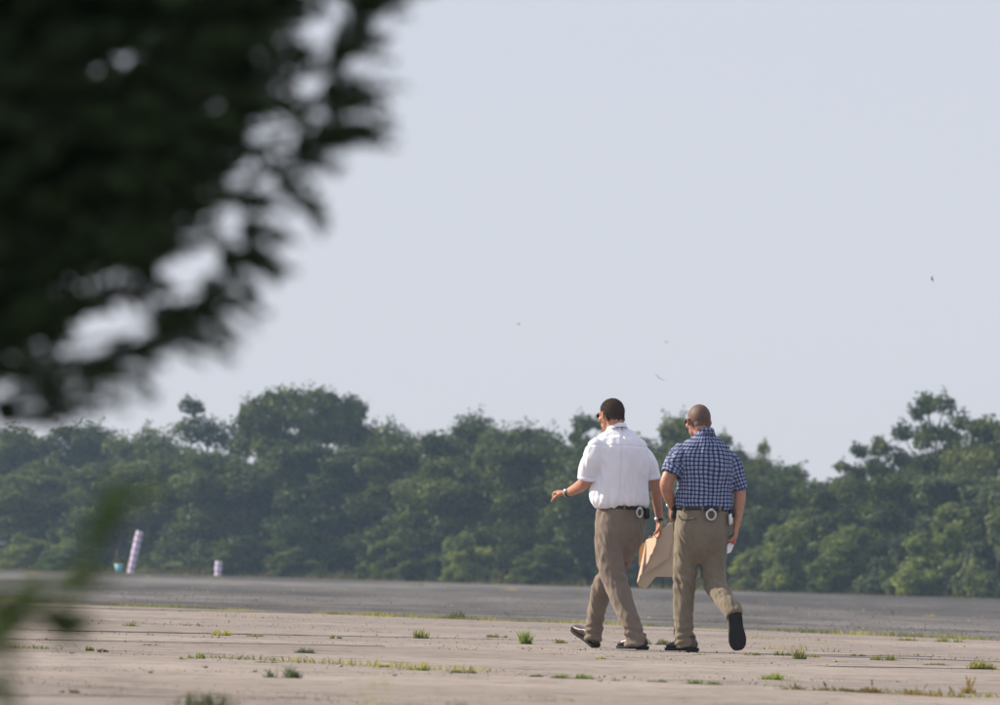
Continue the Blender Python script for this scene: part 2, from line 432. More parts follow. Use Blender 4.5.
T = [
 # px, top, width, back, kind, material, label
 (-150, 428, 150, 14, 'round', 'leaf_dark', 'dark tree outside the left edge of the treeline'),
 (-70, 436, 140, 16, 'round', 'leaf_olive', 'olive tree at the very left end of the treeline'),
 (18, 431, 130, 18, 'round', 'leaf_olive', 'olive round-topped tree at the left edge of the photo, under the cedar bough'),
 (78, 425, 110, 20, 'round', 'leaf_dark', 'dark rounded tree rising behind the left drooping cedar twig'),
 (138, 429, 105, 18, 'round', 'leaf_olive', 'low-topped tree above the leaning striped post'),
 (203, 401, 105, 17, 'tall', 'leaf_dark', 'loose feathery tree just left of the tall domed tree'),
 (300, 383, 165, 15, 'dome', 'leaf_dark', 'tall dark domed tree with sky gaps under its crown'),
 (386, 424, 95, 17, 'round', 'leaf_dark', 'small dark tree in the dip right of the domed tree'),
 (448, 419, 120, 14, 'round', 'leaf_dark', 'broad round tree halfway between domed tree and walking men'),
 (520, 427, 110, 16, 'round', 'leaf_olive', 'flat-topped olive tree left of the white-shirted man'),
 (583, 412, 84, 15, 'loose', 'leaf_olive', 'pointed feathery tree directly behind the white-shirted man'),
 (648, 421, 110, 15, 'round', 'leaf_olive', 'olive tree whose top shows between the two men'),
 (712, 430, 80, 16, 'loose', 'leaf_dark', 'tree hidden behind the man in the checked shirt'),
 (752, 443, 56, 14, 'tall', 'leaf_olive', 'thin wispy tree just right of the checked-shirt man'),
 (812, 469, 130, 13, 'round', 'leaf_dark', 'low dark tree in the gap between the men and the right-hand tall trees'),
 (878, 432, 92, 10, 'loose', 'leaf_dark', 'sloping dark tree forming the left shoulder of the right-hand group'),
 (930, 391, 112, 12, 'loose', 'leaf_dark', 'tallest tree on the right with ragged tufted top'),
 (1003, 401, 110, 11, 'round', 'leaf_olive', 'tall olive tree at the right edge of the photo'),
 (1075, 395, 130, 12, 'round', 'leaf_dark', 'dark tree just outside the right edge of the photo'),
 (1160, 405, 140, 13, 'round', 'leaf_olive', 'olive tree farthest right in the treeline'),
 # third row behind, closing the wood
 (-60, 468, 150, 27, 'round', 'leaf_dark', 'dark rear tree closing the wood at the far left end'),
 (60, 462, 150, 27, 'round', 'leaf_dark', 'dark rear tree showing through gaps above the cyan bucket'),
 (165, 458, 150, 27, 'round', 'leaf_dark', 'dark rear tree showing through gaps right of the leaning post'),
 (260, 452, 150, 27, 'round', 'leaf_dark', 'dark rear tree showing through gaps left below the dome'),
 (350, 455, 150, 27, 'round', 'leaf_dark', 'dark rear tree showing through gaps right below the dome'),
 (430, 450, 150, 27, 'round', 'leaf_dark', 'dark rear tree filling the gap right of the domed tree'),
 (505, 455, 150, 27, 'round', 'leaf_dark', 'dark rear tree filling the gaps left of the white-shirted man'),
 (570, 452, 150, 27, 'round', 'leaf_dark', 'dark rear tree behind the pointed feathery tree'),
 (640, 450, 150, 27, 'round', 'leaf_dark', 'dark rear tree filling the gap between the two men'),
 (720, 462, 150, 27, 'round', 'leaf_dark', 'dark rear tree filling the gap right of the checked shirt'),
 (800, 486, 150, 27, 'round', 'leaf_dark', 'dark rear tree under the low gap in the skyline'),
 (880, 470, 150, 27, 'round', 'leaf_dark', 'dark rear tree behind the right-hand shoulder of trees'),
 (955, 462, 150, 27, 'round', 'leaf_dark', 'dark rear tree behind the right-hand sky holes'),
 (1060, 460, 150, 27, 'round', 'leaf_dark', 'dark rear tree closing the wood at the far right end'),
 # front row
 (-100, 470, 150, 6, 'round', 'leaf_olive', 'front-row tree outside the left edge of the photo'),
 (35, 464, 150, 7, 'round', 'leaf_olive', 'wide front-row tree at lower left, behind the drooping cedar twig'),
 (118, 462, 130, 8, 'round', 'leaf_olive', 'front-row tree right behind the leaning striped post'),
 (178, 447, 110, 9, 'round', 'leaf_dark', 'dark front-row tree between the leaning post and the short striped post'),
 (240, 440, 140, 8, 'round', 'leaf_olive', 'olive front-row tree left of and below the domed tree'),
 (322, 444, 130, 7, 'round', 'leaf_dark', 'dark front-row tree right below the domed tree'),
 (395, 446, 120, 7, 'tall', 'leaf_olive', 'narrow olive front-row tree right of the domed tree'),
 (462, 448, 120, 6, 'round', 'leaf_olive', 'olive front-row tree with pale highlights left of the men'),
 (538, 444, 130, 7, 'round', 'leaf_dark', 'dark front-row tree behind the outstretched hand'),
 (612, 447, 130, 7, 'round', 'leaf_dark', 'dark front-row tree behind the white shirt'),
 (688, 450, 130, 7, 'round', 'leaf_olive', 'olive front-row tree behind the checked shirt'),
 (762, 474, 100, 6, 'round', 'leaf_dark', 'dark front-row tree beside the checked shirt sleeve'),
 (838, 478, 120, 6, 'round', 'leaf_dark', 'dark low front-row tree under the gap in the skyline'),
 (905, 458, 120, 6, 'tall', 'leaf_dark', 'dark front-row tree under the ragged tallest tree'),
 (965, 474, 130, 5, 'round', 'leaf_grey', 'grey-green front-row tree below the right-hand sky holes'),
 (1040, 468, 130, 5, 'round', 'leaf_grey', 'grey-green front-row tree outside the right edge'),
 (1130, 470, 140, 5, 'round', 'leaf_dark', 'dark front-row tree far outside the right edge'),
]
random.seed(77)
for i, (px, top, wd, back, kind, mn, lab) in enumerate(T):
    tree(px, top, wd, back + 4, kind, mn, lab, 'tree', BG, rot=(0.4 if kind == 'dome' else None), idx=i)
SH = [
 (800, 514, 92, 3.5, 'leaf_light', 'pale green willowy shrub just right of the checked-shirt man'),
 (852, 526, 84, 3.2, 'leaf_light', 'pale shrub in the middle of the right-hand shrub row'),
 (903, 530, 84, 3.0, 'leaf_grey', 'grey-green shrub under the tallest right-hand tree'),
 (946, 508, 96, 3.6, 'leaf_light', 'light rounded shrub second from the right edge'),
 (998, 500, 100, 3.2, 'leaf_grey', 'tall grey-green shrub at the right edge of the photo'),
 (758, 548, 60, 3.0, 'leaf_light', 'small shrub behind the raised shoe of the checked-shirt man'),
 (470, 528, 70, 3.2, 'leaf_light', 'light shrub at the foot of the trees left of the men'),
 (390, 540, 60, 3.0, 'leaf_olive', 'low olive shrub at the foot of the narrow tree'),
 (300, 546, 70, 3.0, 'leaf_olive', 'low shrub at the foot of the trees below the domed tree'),
 (545, 545, 66, 3.0, 'leaf_olive', 'low shrub left of the white-shirted man\'s knees'),
 (160, 556, 44, 2.4, 'leaf_light', 'small yellowish shrub just right of the leaning striped post'),
 (70, 540, 60, 3.0, 'leaf_light', 'pale shrub left of the leaning striped post'),
 (15, 532, 70, 3.0, 'leaf_light', 'pale shrub at the left edge under the treeline'),
 (243, 536, 70, 3.0, 'leaf_olive', 'low olive shrub right of the short striped post'),
 (430, 550, 60, 2.6, 'leaf_dark', 'dark low shrub between two paler shrubs left of the men'),
 (640, 545, 80, 3.0, 'leaf_dark', 'dark shrub seen between the two men'),
]
for i, (px, top, wd, back, mn, lab) in enumerate(SH):
    tree(px, top, wd, back * .62, 'shrub', mn, lab, 'shrub', 'shrubs at the foot of the trees', name='shrub', idx=i)

# tall weeds along the far runway edge
random.seed(9)
def blades(v, f, p, h, wdt, lean):
    s = len(v); a = random.uniform(0, 6.28); u = Vector((math.cos(a), math.sin(a), 0)) * wdt
    m_ = p + lean * 0.35 + Vector((0, 0, h * 0.6)); t_ = p + lean + Vector((0, 0, h))
    v += [tuple(p - u), tuple(p + u), tuple(m_ + u * 0.7), tuple(m_ - u * 0.7), tuple(t_)]
    f += [(s, s + 1, s + 2, s + 3), (s + 3, s + 2, s + 4)]
v, f = [], []
for i in range(26000):
    t = random.uniform(-105, 110); dd = random.gauss(0, 1.0)
    if dd < -1.1: continue
    dd = abs(dd) if dd > -.3 else dd
    c = edge_pt(D_FAR, t) - NEAR * dd
    dens = noise.noise((t * 0.09, 5, 0)) * 0.5 + 0.5
    if random.random() > 0.25 + 0.75 * dens: continue
    h = (0.22 + 0.5 * random.random()) * (0.5 + 0.9 * (noise.noise((t * 0.25, 1, 0)) * 0.5 + 0.5)) * min(1.1, max(.25, 0.55 + dd * 0.5))
    blades(v, f, Vector((c.x, c.y, -0.07)), h, 0.02, Vector((random.gauss(0, .12), random.gauss(0, .12), 0)))
o = pyd('tall_grass', v, f, M['verge']); tag(o, 'tall brownish weeds along the foot of the treeline', 'grass', kind='stuff')

# ------------------------------------------------------------------ grass in the joints and tufts
v, f = [], []
random.seed(21)
def strip(y0, t0, t1, dens, hmax, seed, thr):
    n = int((t1 - t0) * dens)
    for i in range(n):
        t = random.uniform(t0, t1)
        k = noise.noise((t * 0.35, seed, 0)) + 0.5 * noise.noise((t * 1.3, seed, 4))
        if k < thr: continue
        c = edge_pt(y0, t) + NRM * random.gauss(0, 0.04)
        blades(v, f, Vector((c.x, c.y, -0.03)), 0.03 + hmax * random.random() * min(1, (k - thr) * 2 + 0.25), 0.004, Vector((random.gauss(0, .02), random.gauss(0, .02), 0)))
strip(D_NEAR, -18, 26, 300, 0.055, 1, -0.32)
strip(57.7, -16, 22, 70, 0.05, 2, 0.12)
strip(49.1, -16, 20, 60, 0.06, 3, 0.22)
strip(40.4, -14, 18, 70, 0.05, 4, 0.15)
strip(31.8, -14, 15, 160, 0.045, 5, 0.0)
strip(25.6, -12, 12, 60, 0.05, 6, 0.1)
o = pyd('joint_grass', v, f, M['grass']); tag(o, 'thin grass growing along the joints of the concrete', 'grass', kind='stuff')

def tuft(px, py, wpx, hpx, mname, label, group=None, name='grass_tuft', z=0.0, dens=1.0, stalks=0, Y=None):
    g0 = G(px, py, z) if Y is None else Vector((P(px, py, Y).x, Y, z))
    s = F / g0.y; wd = wpx / s / 2 * 1.2; h = hpx / s * 1.15
    t = Vector((g0.x, g0.y, z - 0.01)); v, f = [], []
    n = int((26 + wpx * 8) * dens)
    cl = [random.uniform(-.85, .85) for _ in range(4)]
    k0 = 14; v += [(wd * 1.2 * math.cos(6.28319 * k / k0), wd * .6 * math.sin(6.28319 * k / k0), .012) for k in range(k0)]; f.append(tuple(range(k0)))   # root mat
    for i in range(n):
        q = cl[i % len(cl)] + random.gauss(0, 0.16)
        if abs(q) > 1.2: continue
        p = Vector((q * wd, random.gauss(0, 0.35) * wd * 0.8, 0))
        hh = h * (0.2 + 0.9 * random.random() ** 1.5) * (1 - 0.45 * abs(q))
        blades(v, f, p, hh, 0.0028 + 0.0012 * random.random(), Vector((random.gauss(0.1 * q, .35) * hh, random.gauss(0, .3) * hh, 0)))
    for i in range(stalks):
        p = Vector((random.gauss(0, .3) * wd, random.gauss(0, .1), 0)); hh = h * random.uniform(1.3, 2.0)
        p = p * .4; le = Vector((random.gauss(0, .2) * hh, 0, 0)); blades(v, f, p, hh, 0.003, le)
        for k in range(9):
            leaf(v, f, p + le * (0.33 + .07 * k) + Vector((0, 0, hh * (0.58 + 0.045 * k))), 0.008)
    o = pyd(name, v, f, M[mname]); o.location = t
    tag(o, label, 'grass' if name == 'grass_tuft' else 'weed', group); return o
random.seed(33)
GA = 'small grass tufts on the concrete left of the men'
GB = 'small grass tufts on the concrete right of the men'
GW = 'yellow weeds on the runway'
LA = 'low sparse grass tuft in the concrete left of the two men'
LB = 'low sparse grass tuft in the concrete right of the two men'
for a in [
 (130, 626, 18, 5, 'grass', 'dense dark-green grass tuft highest up on the left concrete', None),
 (223, 635, 20, 8, 'grass', 'bushy grass tuft below the short striped post', None),
 (306, 653, 20, 8, 'grass_grey', 'dull grey-green tuft in the left middle of the concrete', None),
 (198, 658, 18, 8, 'grass_bright', 'brightest green tuft on the left concrete', None),
 (282, 678, 28, 16, 'grass_grey', 'tall grey-green spiky tuft at the lower left of the concrete', None),
 (71, 692, 16, 6, 'grass_dry', 'reddish dry tuft at the bottom left of the concrete', None),
 (421, 638, 14, 14, 'grass', 'upright leafy tuft left of the outstretched hand man', None),
 (524, 644, 18, 18, 'grass_bright', 'tallest leafy tuft, just left of the front shoe', None),
 (576, 678, 38, 7, 'grass_bright', 'long bright green tuft below the white-shirted man', None),
 (599, 646, 14, 9, 'grass_bright', 'green tuft between the white-shirted man\'s two shoes', None),
 (656, 644, 24, 8, 'grass', 'green tuft between the two men\'s feet', None),
 (793, 659, 20, 15, 'grass_grey', 'grey-green bushy tuft right of the raised shoe', None),
 (888, 660, 28, 8, 'grass', 'olive tuft right of the middle of the right-hand concrete', None),
 (979, 668, 26, 11, 'grass', 'thick olive tuft near the right edge of the photo', None),
 (781, 679, 32, 8, 'grass_bright', 'bright green tuft at the lower right below the raised shoe', None),
 (700, 684, 34, 7, 'grass_bright', 'long low green tuft below the checked-shirt man', None),
 (457, 617, 14, 10, 'grass', 'upright weed on the seam between concrete and asphalt', None),
 (426, 670, 16, 7, 'grass', 'green tuft in the middle of the long joint left of the men', None),
]: tuft(*a)
ORD = ['first', 'second', 'third', 'fourth', 'fifth', 'sixth', 'seventh', 'eighth', 'ninth', 'tenth', 'eleventh', 'twelfth', 'thirteenth', 'fourteenth', 'fifteenth', 'sixteenth', 'seventeenth', 'eighteenth', 'nineteenth', 'twentieth']
def ordered(lst, text): return [(a, text % ORD[i]) for i, a in enumerate(sorted(lst))]
for a, lab in ordered([(256, 636, 18, 4), (88, 650, 9, 6), (102, 651, 9, 5), (182, 659, 8, 4), (267, 662, 25, 3), (559, 643, 18, 5), (496, 637, 20, 5), (335, 638, 12, 5),
          (384, 666, 10, 5), (408, 669, 16, 4), (461, 672, 28, 5), (538, 676, 16, 4), (601, 659, 12, 4), (375, 615, 12, 6), (150, 645, 16, 3)], 'low sparse grass tuft left of the men, %s from the left edge'):
    tuft(*a, 'grass', lab, GA)
for a, lab in ordered([(659, 682, 22, 5), (620, 681, 16, 4), (781, 655, 16, 6), (814, 657, 10, 5), (937, 665, 24, 4), (858, 655, 14, 3), (951, 642, 30, 6), (700, 655, 14, 3), (905, 640, 20, 4), (840, 662, 14, 3), (755, 655, 18, 4)], 'low sparse grass tuft below or right of the men, %s counting rightwards'):
    tuft(*a, 'grass', lab, GB)
for a, lab in ordered([(800, 690, 40, 6, 'grass_dry'), (835, 691, 40, 6, 'grass_dry'), (872, 693, 40, 8, 'grass_dry'), (915, 695, 44, 7, 'grass_dry'), (950, 697, 36, 6, 'grass_dry')], 'brownish grass clump in the lower right joint, %s from its left end'):
    tuft(*a, lab, 'dry grass clumps in the lower right joint', stalks=1)
tuft(968, 693, 20, 9, 'grass_dry', 'dry weed with tall bare stalks at the lower right corner', None, stalks=5)
for a, lab in ordered([(111, 575, 17, 4), (148, 577, 10, 3), (190, 579, 14, 3), (215, 579, 16, 4), (236, 580, 14, 3), (75, 573, 20, 4), (421, 586, 14, 4), (406, 585, 10, 3), (447, 588, 10, 3), (503, 590, 22, 4),
          (538, 591, 12, 3), (580, 593, 16, 3), (797, 609, 7, 4), (891, 613, 8, 4), (848, 611, 6, 4), (668, 596, 10, 3), (30, 574, 20, 3), (610, 594, 10, 3), (764, 603, 7, 3), (930, 616, 9, 3)], 'small yellowish weed clump on the grey runway, %s from the left'):
    tuft(*a, 'weed_yellow', lab, GW, name='weed_clump', z=-0.008, dens=0.8)
# near blurred weeds at the bottom of the frame
def near_weed(px, topy, Y, n, wpx, mname, label, bw=0.003):
    h = P(px, topy, Y).z; x = P(px, topy, Y).x; v, f = [], []
    for i in range(n):
        p = Vector((random.gauss(0, 1) * wpx / 2 * Y / F * 0.5, random.gauss(0, .05), 0)); hh = h * random.uniform(0.6, 1.02)
        le = Vector((random.gauss(0, .10) * hh, random.gauss(0, .08) * hh, 0))
        blades(v, f, p, hh, bw, le)
        for k in range(6): leaf(v, f, p + le * (k / 6) ** 1.5 + Vector((0, 0, hh * (0.25 + 0.11 * k))), 0.007)
    o = pyd('weed', v, f, M[mname]); o.location = (x, Y, -0.004); tag(o, label, 'weed')
near_weed(205, 684, 19.0, 130, 60, 'grass_grey', 'blurred dark green clump of weeds at the bottom edge, left')
near_weed(372, 632, 15.0, 7, 7, 'grass_bright', 'single tall blurred yellow-green stalk at the bottom edge', 0.0022)
near_weed(462, 692, 18.5, 26, 16, 'grass', 'short blurred green weed at the bottom edge below the men')

# grit and small gravel over the worn slabs and the runway
random.seed(61); v, f = [], []
m = mat('grit', (0.3, 0.28, 0.25), 0.9, 0.1); gi = N(m, 'ShaderNodeNewGeometry')
rg = ramp(m, gi.outputs['Random Per Island'], [(0, (0.07, 0.06, 0.05)), (0.45, (0.16, 0.14, 0.12)), (0.75, (0.30, 0.27, 0.24)), (1, (0.45, 0.42, 0.40))]); L(m, rg.outputs[0], m.node_tree.nodes['Principled BSDF'].inputs['Base Color'])
for i in range(26000):
    px = random.uniform(-120, 1120); hz = 573 + ROLL * (px - 500); py = hz + random.uniform(18, 140)
    g0 = G(px, py); nn = noise.noise((g0.x * .5, g0.y * .12, 0))
    if random.random() > 0.35 + nn: continue
    q = random.uniform(.0025, .0065) * (g0.y / 40) ** 0.8 * (1.7 if random.random() < .04 else 1)
    b0 = len(v); a_ = random.uniform(0, 6.28); ex = random.uniform(1.0, 1.9)
    for k in range(4): v.append((g0.x + math.cos(a_ + k * 1.571) * q * ex, g0.y + math.sin(a_ + k * 1.571) * q, -0.012))
    v.append((g0.x + random.gauss(0, .3) * q, g0.y, q * random.uniform(.5, 1.0)))
    f += [(b0 + k, b0 + (k + 1) % 4, b0 + 4) for k in range(4)]
o = pyd('gravel', v, f, m); tag(o, 'fine grit and small gravel strewn over the worn pavement', 'gravel', kind='stuff')
# loose chips of concrete
M['chip'] = mottled('concrete_chip', (0.22, 0.20, 0.18), (0.42, 0.39, 0.36), 40)
random.seed(3)
for i, ((px, py), lab) in enumerate(ordered([(575, 639), (395, 676), (755, 684), (340, 667), (72, 654), (150, 673), (205, 668), (510, 632), (835, 662), (600, 682), (255, 672)], 'small loose chip of concrete on the slabs, %s from the left')):
    bm = bmesh.new(); bmesh.ops.create_icosphere(bm, subdivisions=1, radius=0.011)
    for v_ in bm.verts: v_.co = Vector((v_.co.x * 1.5, v_.co.y * 1.2, v_.co.z * 0.7)) * random.uniform(0.7, 1.25)
    o = bm_obj('concrete_chip', bm, M['chip'], None, False); g0 = G(px, py); o.location = (g0.x, g0.y, 0.006)
    tag(o, lab, 'stone', 'loose concrete chips')

# ------------------------------------------------------------------ far markers
def drum_post(px, basey, hpx, wpx, lean, label, bands):
    Y = edge_depth(px) - 2.5; s = F / Y; g0 = P(px, basey, Y)
    t = empty('marker_post', (g0.x, g0.y, -0.01)); t.rotation_euler = (0, lean, 0)
    h = hpx / s; r = wpx / s / 2
    me_ = []
    for k in range(bands):
        bm = bmesh.new(); z0 = h * k / bands; z1 = h * (k + 1) / bands - 0.012; n = 20
        rr = r * (1 + 0.05 * random.uniform(-1, 1))
        ring_loft(bm, [(Vector((0, 0, z0)), Vector((rr * .94, 0, 0)), Vector((0, rr * .94, 0))), (Vector((0, 0, z0 + .02)), Vector((rr, 0, 0)), Vector((0, rr, 0))),
                       (Vector((0, 0, z1 - .02)), Vector((rr, 0, 0)), Vector((0, rr, 0))), (Vector((0, 0, z1 + .012)), Vector((rr * .94, 0, 0)), Vector((0, rr * .94, 0)))], n)
        bm_obj('band', bm, M['post_pink'] if k % 2 else M['post_white'], t)
    tag(t, label, 'post'); return t
M['post_white'] = mottled('post_white', (0.76, 0.74, 0.92), (0.86, 0.84, 0.96), 6, 0.5, 0.3, 0.1)  # white paint, with the violet of its shaded side mixed into the colour
M['post_pink'] = mottled('post_pink', (0.55, 0.36, 0.66), (0.66, 0.45, 0.74), 6, 0.5, 0.3, 0.1)  # pink bands carry the same violet shade tint in their colour
M['cyan'] = mottled('cyan_plastic', (0.12, 0.55, 0.66), (0.35, 0.75, 0.82), 5, 0.4, 0.4, 0.1)
random.seed(4)
drum_post(130.5, 569.5, 43, 7.2, R(11), 'tall leaning pink and white banded post at the far runway edge', 13)
drum_post(218, 571.5, 14.5, 7, R(3), 'short pink and white banded post at the far runway edge', 5)
Y = edge_depth(119) - 2.5; g0 = P(119, 568, Y); s = F / Y
t = empty('bucket', (g0.x, g0.y, -0.008)); tag(t, 'small pale cyan bucket beside the leaning banded post', 'bucket')
bm = bmesh.new(); rr = 4.2 / s
ring_loft(bm, [(Vector((0, 0, 0)), Vector((rr * .8, 0, 0)), Vector((0, rr * .8, 0))), (Vector((0, 0, 8 / s)), Vector((rr, 0, 0)), Vector((0, rr, 0)))], 20); bm_obj('bucket_body', bm, M['cyan'], t)
bm = bmesh.new(); ring_loft(bm, [(Vector((0, 0, 8 / s)), Vector((rr * 1.06, 0, 0)), Vector((0, rr * 1.06, 0))), (Vector((0, 0, 9 / s)), Vector((rr * 1.06, 0, 0)), Vector((0, rr * 1.06, 0)))], 20); bm_obj('lid', bm, M['post_white'], t)

# ------------------------------------------------------------------ birds
M['bird'] = mottled('bird_feather', (0.30, 0.31, 0.32), (0.4, 0.4, 0.4), 60, 0.8, 0.2, 0)
for px, py, Y, span, bank, yaw, lab in [(659, 378, 70, 0.10, 0.6, 0.3, 'tiny dark bird just above and between the two men\'s heads'), (518, 324, 100, 0.10, -0.3, 1.0, 'tiny pale bird highest left in the open sky'),
                                       (666, 342, 110, 0.09, 0.2, 0.8, 'tiny faint bird above the bird over the men'), (932, 279, 75, 0.07, 0.9, 1.3, 'tiny bird alone in the upper right sky')]:
    span *= 0.75
    t = empty('bird', P(px, py, Y)); t.rotation_euler = (0.2, bank, yaw); tag(t, lab, 'bird', 'birds in the sky')
    bm = bmesh.new(); limb(bm, [(0, -span * .5, 0, .004), (0, -span * .1, 0, span * .11), (0, span * .25, 0, span * .10), (0, span * .45, 0.004, span * .03)], 10); bm_obj('body', bm, M['bird'], t)
    for sgn in (-1, 1):
        vv = [(sgn * .005, span * .2, 0), (sgn * span * .5, span * .12, span * .18), (sgn * span * .95, -span * .25, span * .2), (sgn * span * .45, -span * .14, span * .17), (sgn * .005, -span * .15, 0)]
        vv2 = [(x, y, z - .004) for x, y, z in vv]
        ff = [(0, 1, 3, 4), (1, 2, 3), (5, 9, 8, 6), (6, 8, 7), (0, 5, 6, 1), (1, 6, 7, 2), (2, 7, 8, 3), (3, 8, 9, 4), (4, 9, 5, 0)]
        pyd('wing', vv + vv2, ff, M['bird'], t)

# ================================================================== PEOPLE
SC = 139.0
cr, sr = math.cos(ROLL), math.sin(ROLL)
class Man:
    def __init__(self, px0, py0, Y, heading):
        self.px0, self.py0 = px0, py0
        g0 = P(px0, py0, Y); self.s = F / Y
        self.root = empty('person', (g0.x, Y, 0.0)); self.h = heading
        self.fw = Vector((-math.sin(heading), math.cos(heading), 0)); self.lf = Vector((-math.cos(heading), -math.sin(heading), 0))
    def q(self, px, py, dy=0.0):
        dx = (px - self.px0) / self.s; dz = (self.py0 - py) / self.s
        return Vector((dx * cr - dz * sr, dy, dx * sr + dz * cr))
    def pts(self, lst, k=1.0):
        return [(*self.q(a, b, c), r * k / self.s) for a, b, c, r in lst]
    def torso(self, bm, rings, ratio=0.72, k=1.0, tilt=0.0, power=2.2, hd=None, n=40):
        h = self.h if hd is None else hd
        fw = Vector((-math.sin(h), math.cos(h), 0)); lf = Vector((-math.cos(h), -math.sin(h), 0))
        den = math.sqrt(math.cos(h) ** 2 + (ratio * math.sin(h)) ** 2)
        out = []
        for row in catmull([tuple(r) for r in rings], 4):
            py, cx, hw, sh = row[:4]
            a = hw / self.s / den * k
            c = self.q(cx, py) - fw * sh
            out.append((c, (lf + Vector((0, 0, tilt))) * a, fw * a * ratio))
        ring_loft(bm, out, n, power)

def hand(bm, wrist, d, nrm, thumb, curl, size=1.0, thumb_curl=0.4):
    """d: towards the knuckles, nrm: direction the fingers curl to, thumb: lateral side of the thumb"""
    d = d.normalized(); nrm = (nrm - d * nrm.dot(d)).normalized(); th = d.cross(nrm)
    if th.dot(thumb) < 0: th = -th
    S = size
    ring_loft(bm, [(wrist - d * .02 * S, th * .026 * S, nrm * .02 * S), (wrist + d * .015 * S, th * .033 * S, nrm * .018 * S), (wrist + d * .05 * S, th * .042 * S, nrm * .016 * S),
                   (wrist + d * .085 * S, th * .042 * S, nrm * .014 * S), (wrist + d * .098 * S, th * .034 * S, nrm * .009 * S)], 14)
    for lat, ln in ((.033, .078), (.011, .088), (-.011, .082), (-.032, .064)):
        p = wrist + d * (.088 * S) + th * lat * S; a = curl * 0.5; pts = [(*(p - d * .02 * S), .0095 * S)]
        for j, fr in enumerate((0.45, 0.32, 0.25)):
            dirv = d * math.cos(a) + nrm * math.sin(a) + th * lat * 1.2
            pts.append((*p, (.0095, .0086, .0078)[j] * S)); p = p + dirv.normalized() * ln * fr * S; a += curl * (0.9 if j == 0 else 0.7)
        pts.append((*p, .0065 * S)); limb(bm, pts, 10, 2)
    p = wrist + d * .02 * S + th * .024 * S
    t1 = p + (d * .6 + th * .75 + nrm * thumb_curl * .6).normalized() * .045 * S
    t2 = t1 + (d * .85 + th * .2 + nrm * thumb_curl).normalized() * .034 * S
    t3 = t2 + (d * .9 - th * .1 + nrm * thumb_curl * 1.3).normalized() * .026 * S
    limb(bm, [(*p, .014 * S), (*t1, .012 * S), (*t2, .0105 * S), (*t3, .008 * S)], 10, 2)
    return wrist + d * .085 * S

def head(bm, c, yaw, pitch, S=1.0):
    f = Vector((-math.sin(yaw) * math.cos(pitch), math.cos(yaw) * math.cos(pitch), -math.sin(pitch)))
    l = Vector((-math.cos(yaw), -math.sin(yaw), 0)); u = l.cross(f) * -1
    if u.z < 0: u = -u
    A = lambda x, y, z: c + (l * x + f * y + u * z) * S
    ellip(bm, A(0, -.012, .026), l * .077 * S, f * .098 * S, u * .096 * S, 28)      # cranium
    ellip(bm, A(0, .030, .000), l * .066 * S, f * .066 * S, u * .088 * S, 24)       # face
    ellip(bm, A(0, .040, -.058), l * .054 * S, f * .052 * S, u * .050 * S, 20)      # jaw
    ellip(bm, A(0, .078, -.094), l * .024 * S, f * .018 * S, u * .018 * S, 14)      # chin
    ellip(bm, A(0, -.055, -.035), l * .060 * S, f * .045 * S, u * .065 * S, 18)     # nape
    limb(bm, [(*A(0, .092, .022), .009 * S), (*A(0, .108, -.008), .013 * S), (*A(0, .104, -.022), .014 * S)], 10, 2)   # nose
    for s in (-1, 1):
        ellip(bm, A(s * .016, .095, -.021), l * .010 * S, f * .010 * S, u * .009 * S, 10)
        ellip(bm, A(s * .034, .080, .030), l * .026 * S, f * .014 * S, u * .008 * S, 12)                              # brow
        ellip(bm, A(s * .046, .060, -.020), l * .024 * S, f * .022 * S, u * .024 * S, 12)                             # cheek
        ellip(bm, A(s * .083, .002, -.004), (l * s * .013 + f * -.008) * S, (f * .019 - l * s * .010) * S, u * .034 * S, 14)   # ear
    ellip(bm, A(0, .088, -.052), l * .025 * S, f * .010 * S, u * .006 * S, 12); ellip(bm, A(0, .086, -.064), l * .021 * S, f * .010 * S, u * .007 * S, 12)
    return A, l, f, u

def hair_cap(man, A, l, f, u, S, m_, name, kx=1.03, line=-0.045, front=.06, amp=.003):
    bm = bmesh.new(); ellip(bm, A(0, -.012, .026), l * .077 * S * kx, f * .098 * S * kx, u * .096 * S * kx, 40)
    ellip(bm, A(0, -.055, -.030), l * .062 * S * kx, f * .045 * S * kx, u * .062 * S * kx, 26)
    me = remeshed(bm, 0.005, 2)
    b = bmesh.new(); b.from_mesh(me); c = A(0, 0, 0)
    kill = []
    for v_ in b.verts:
        d = v_.co - c; y = d.dot(f) / S; z = d.dot(u) / S; x = abs(d.dot(l)) / S
        lim = line + .02 * noise.noise(d * 40) + .25 * max(0, x - .045) if y < -.02 else (0.012 if y < .02 else 0.012 + (y - .02) * 1.3)
        if z < lim or y > front and z < .07: kill.append(v_)
    bmesh.ops.delete(b, geom=kill, context='VERTS')
    for v_ in b.verts: v_.co += (v_.co - c).normalized() * (noise.noise(v_.co * 90) * amp)
    b.to_mesh(me); b.free()
    o = link(name, me, m_, man.root)
    if amp > .002:
        fv_, ff_ = [tuple(v_.co) for v_ in me.vertices], [tuple(p.vertices) for p in me.polygons]
        for p in list(me.polygons):
            for k in range(2):
                q = p.center + rnd_unit() * .003; d = (p.normal * .7 + rnd_unit() * .5 - u * .25).normalized(); sdv = d.cross(rnd_unit()).normalized() * .0012; i0 = len(fv_)
                fv_ += [tuple(q - sdv - d * .003), tuple(q + sdv - d * .003), tuple(q + d * random.uniform(.002, .007))]; ff_.append((i0, i0 + 1, i0 + 2))
        o.data = bpy.data.meshes.new('hair'); o.data.from_pydata(fv_, [], ff_); o.data.materials.append(m_); o.data.update()
        return o
    sol = o.modifiers.new('thickness', 'SOLIDIFY'); sol.thickness = 0.006; sol.offset = -1
    return o

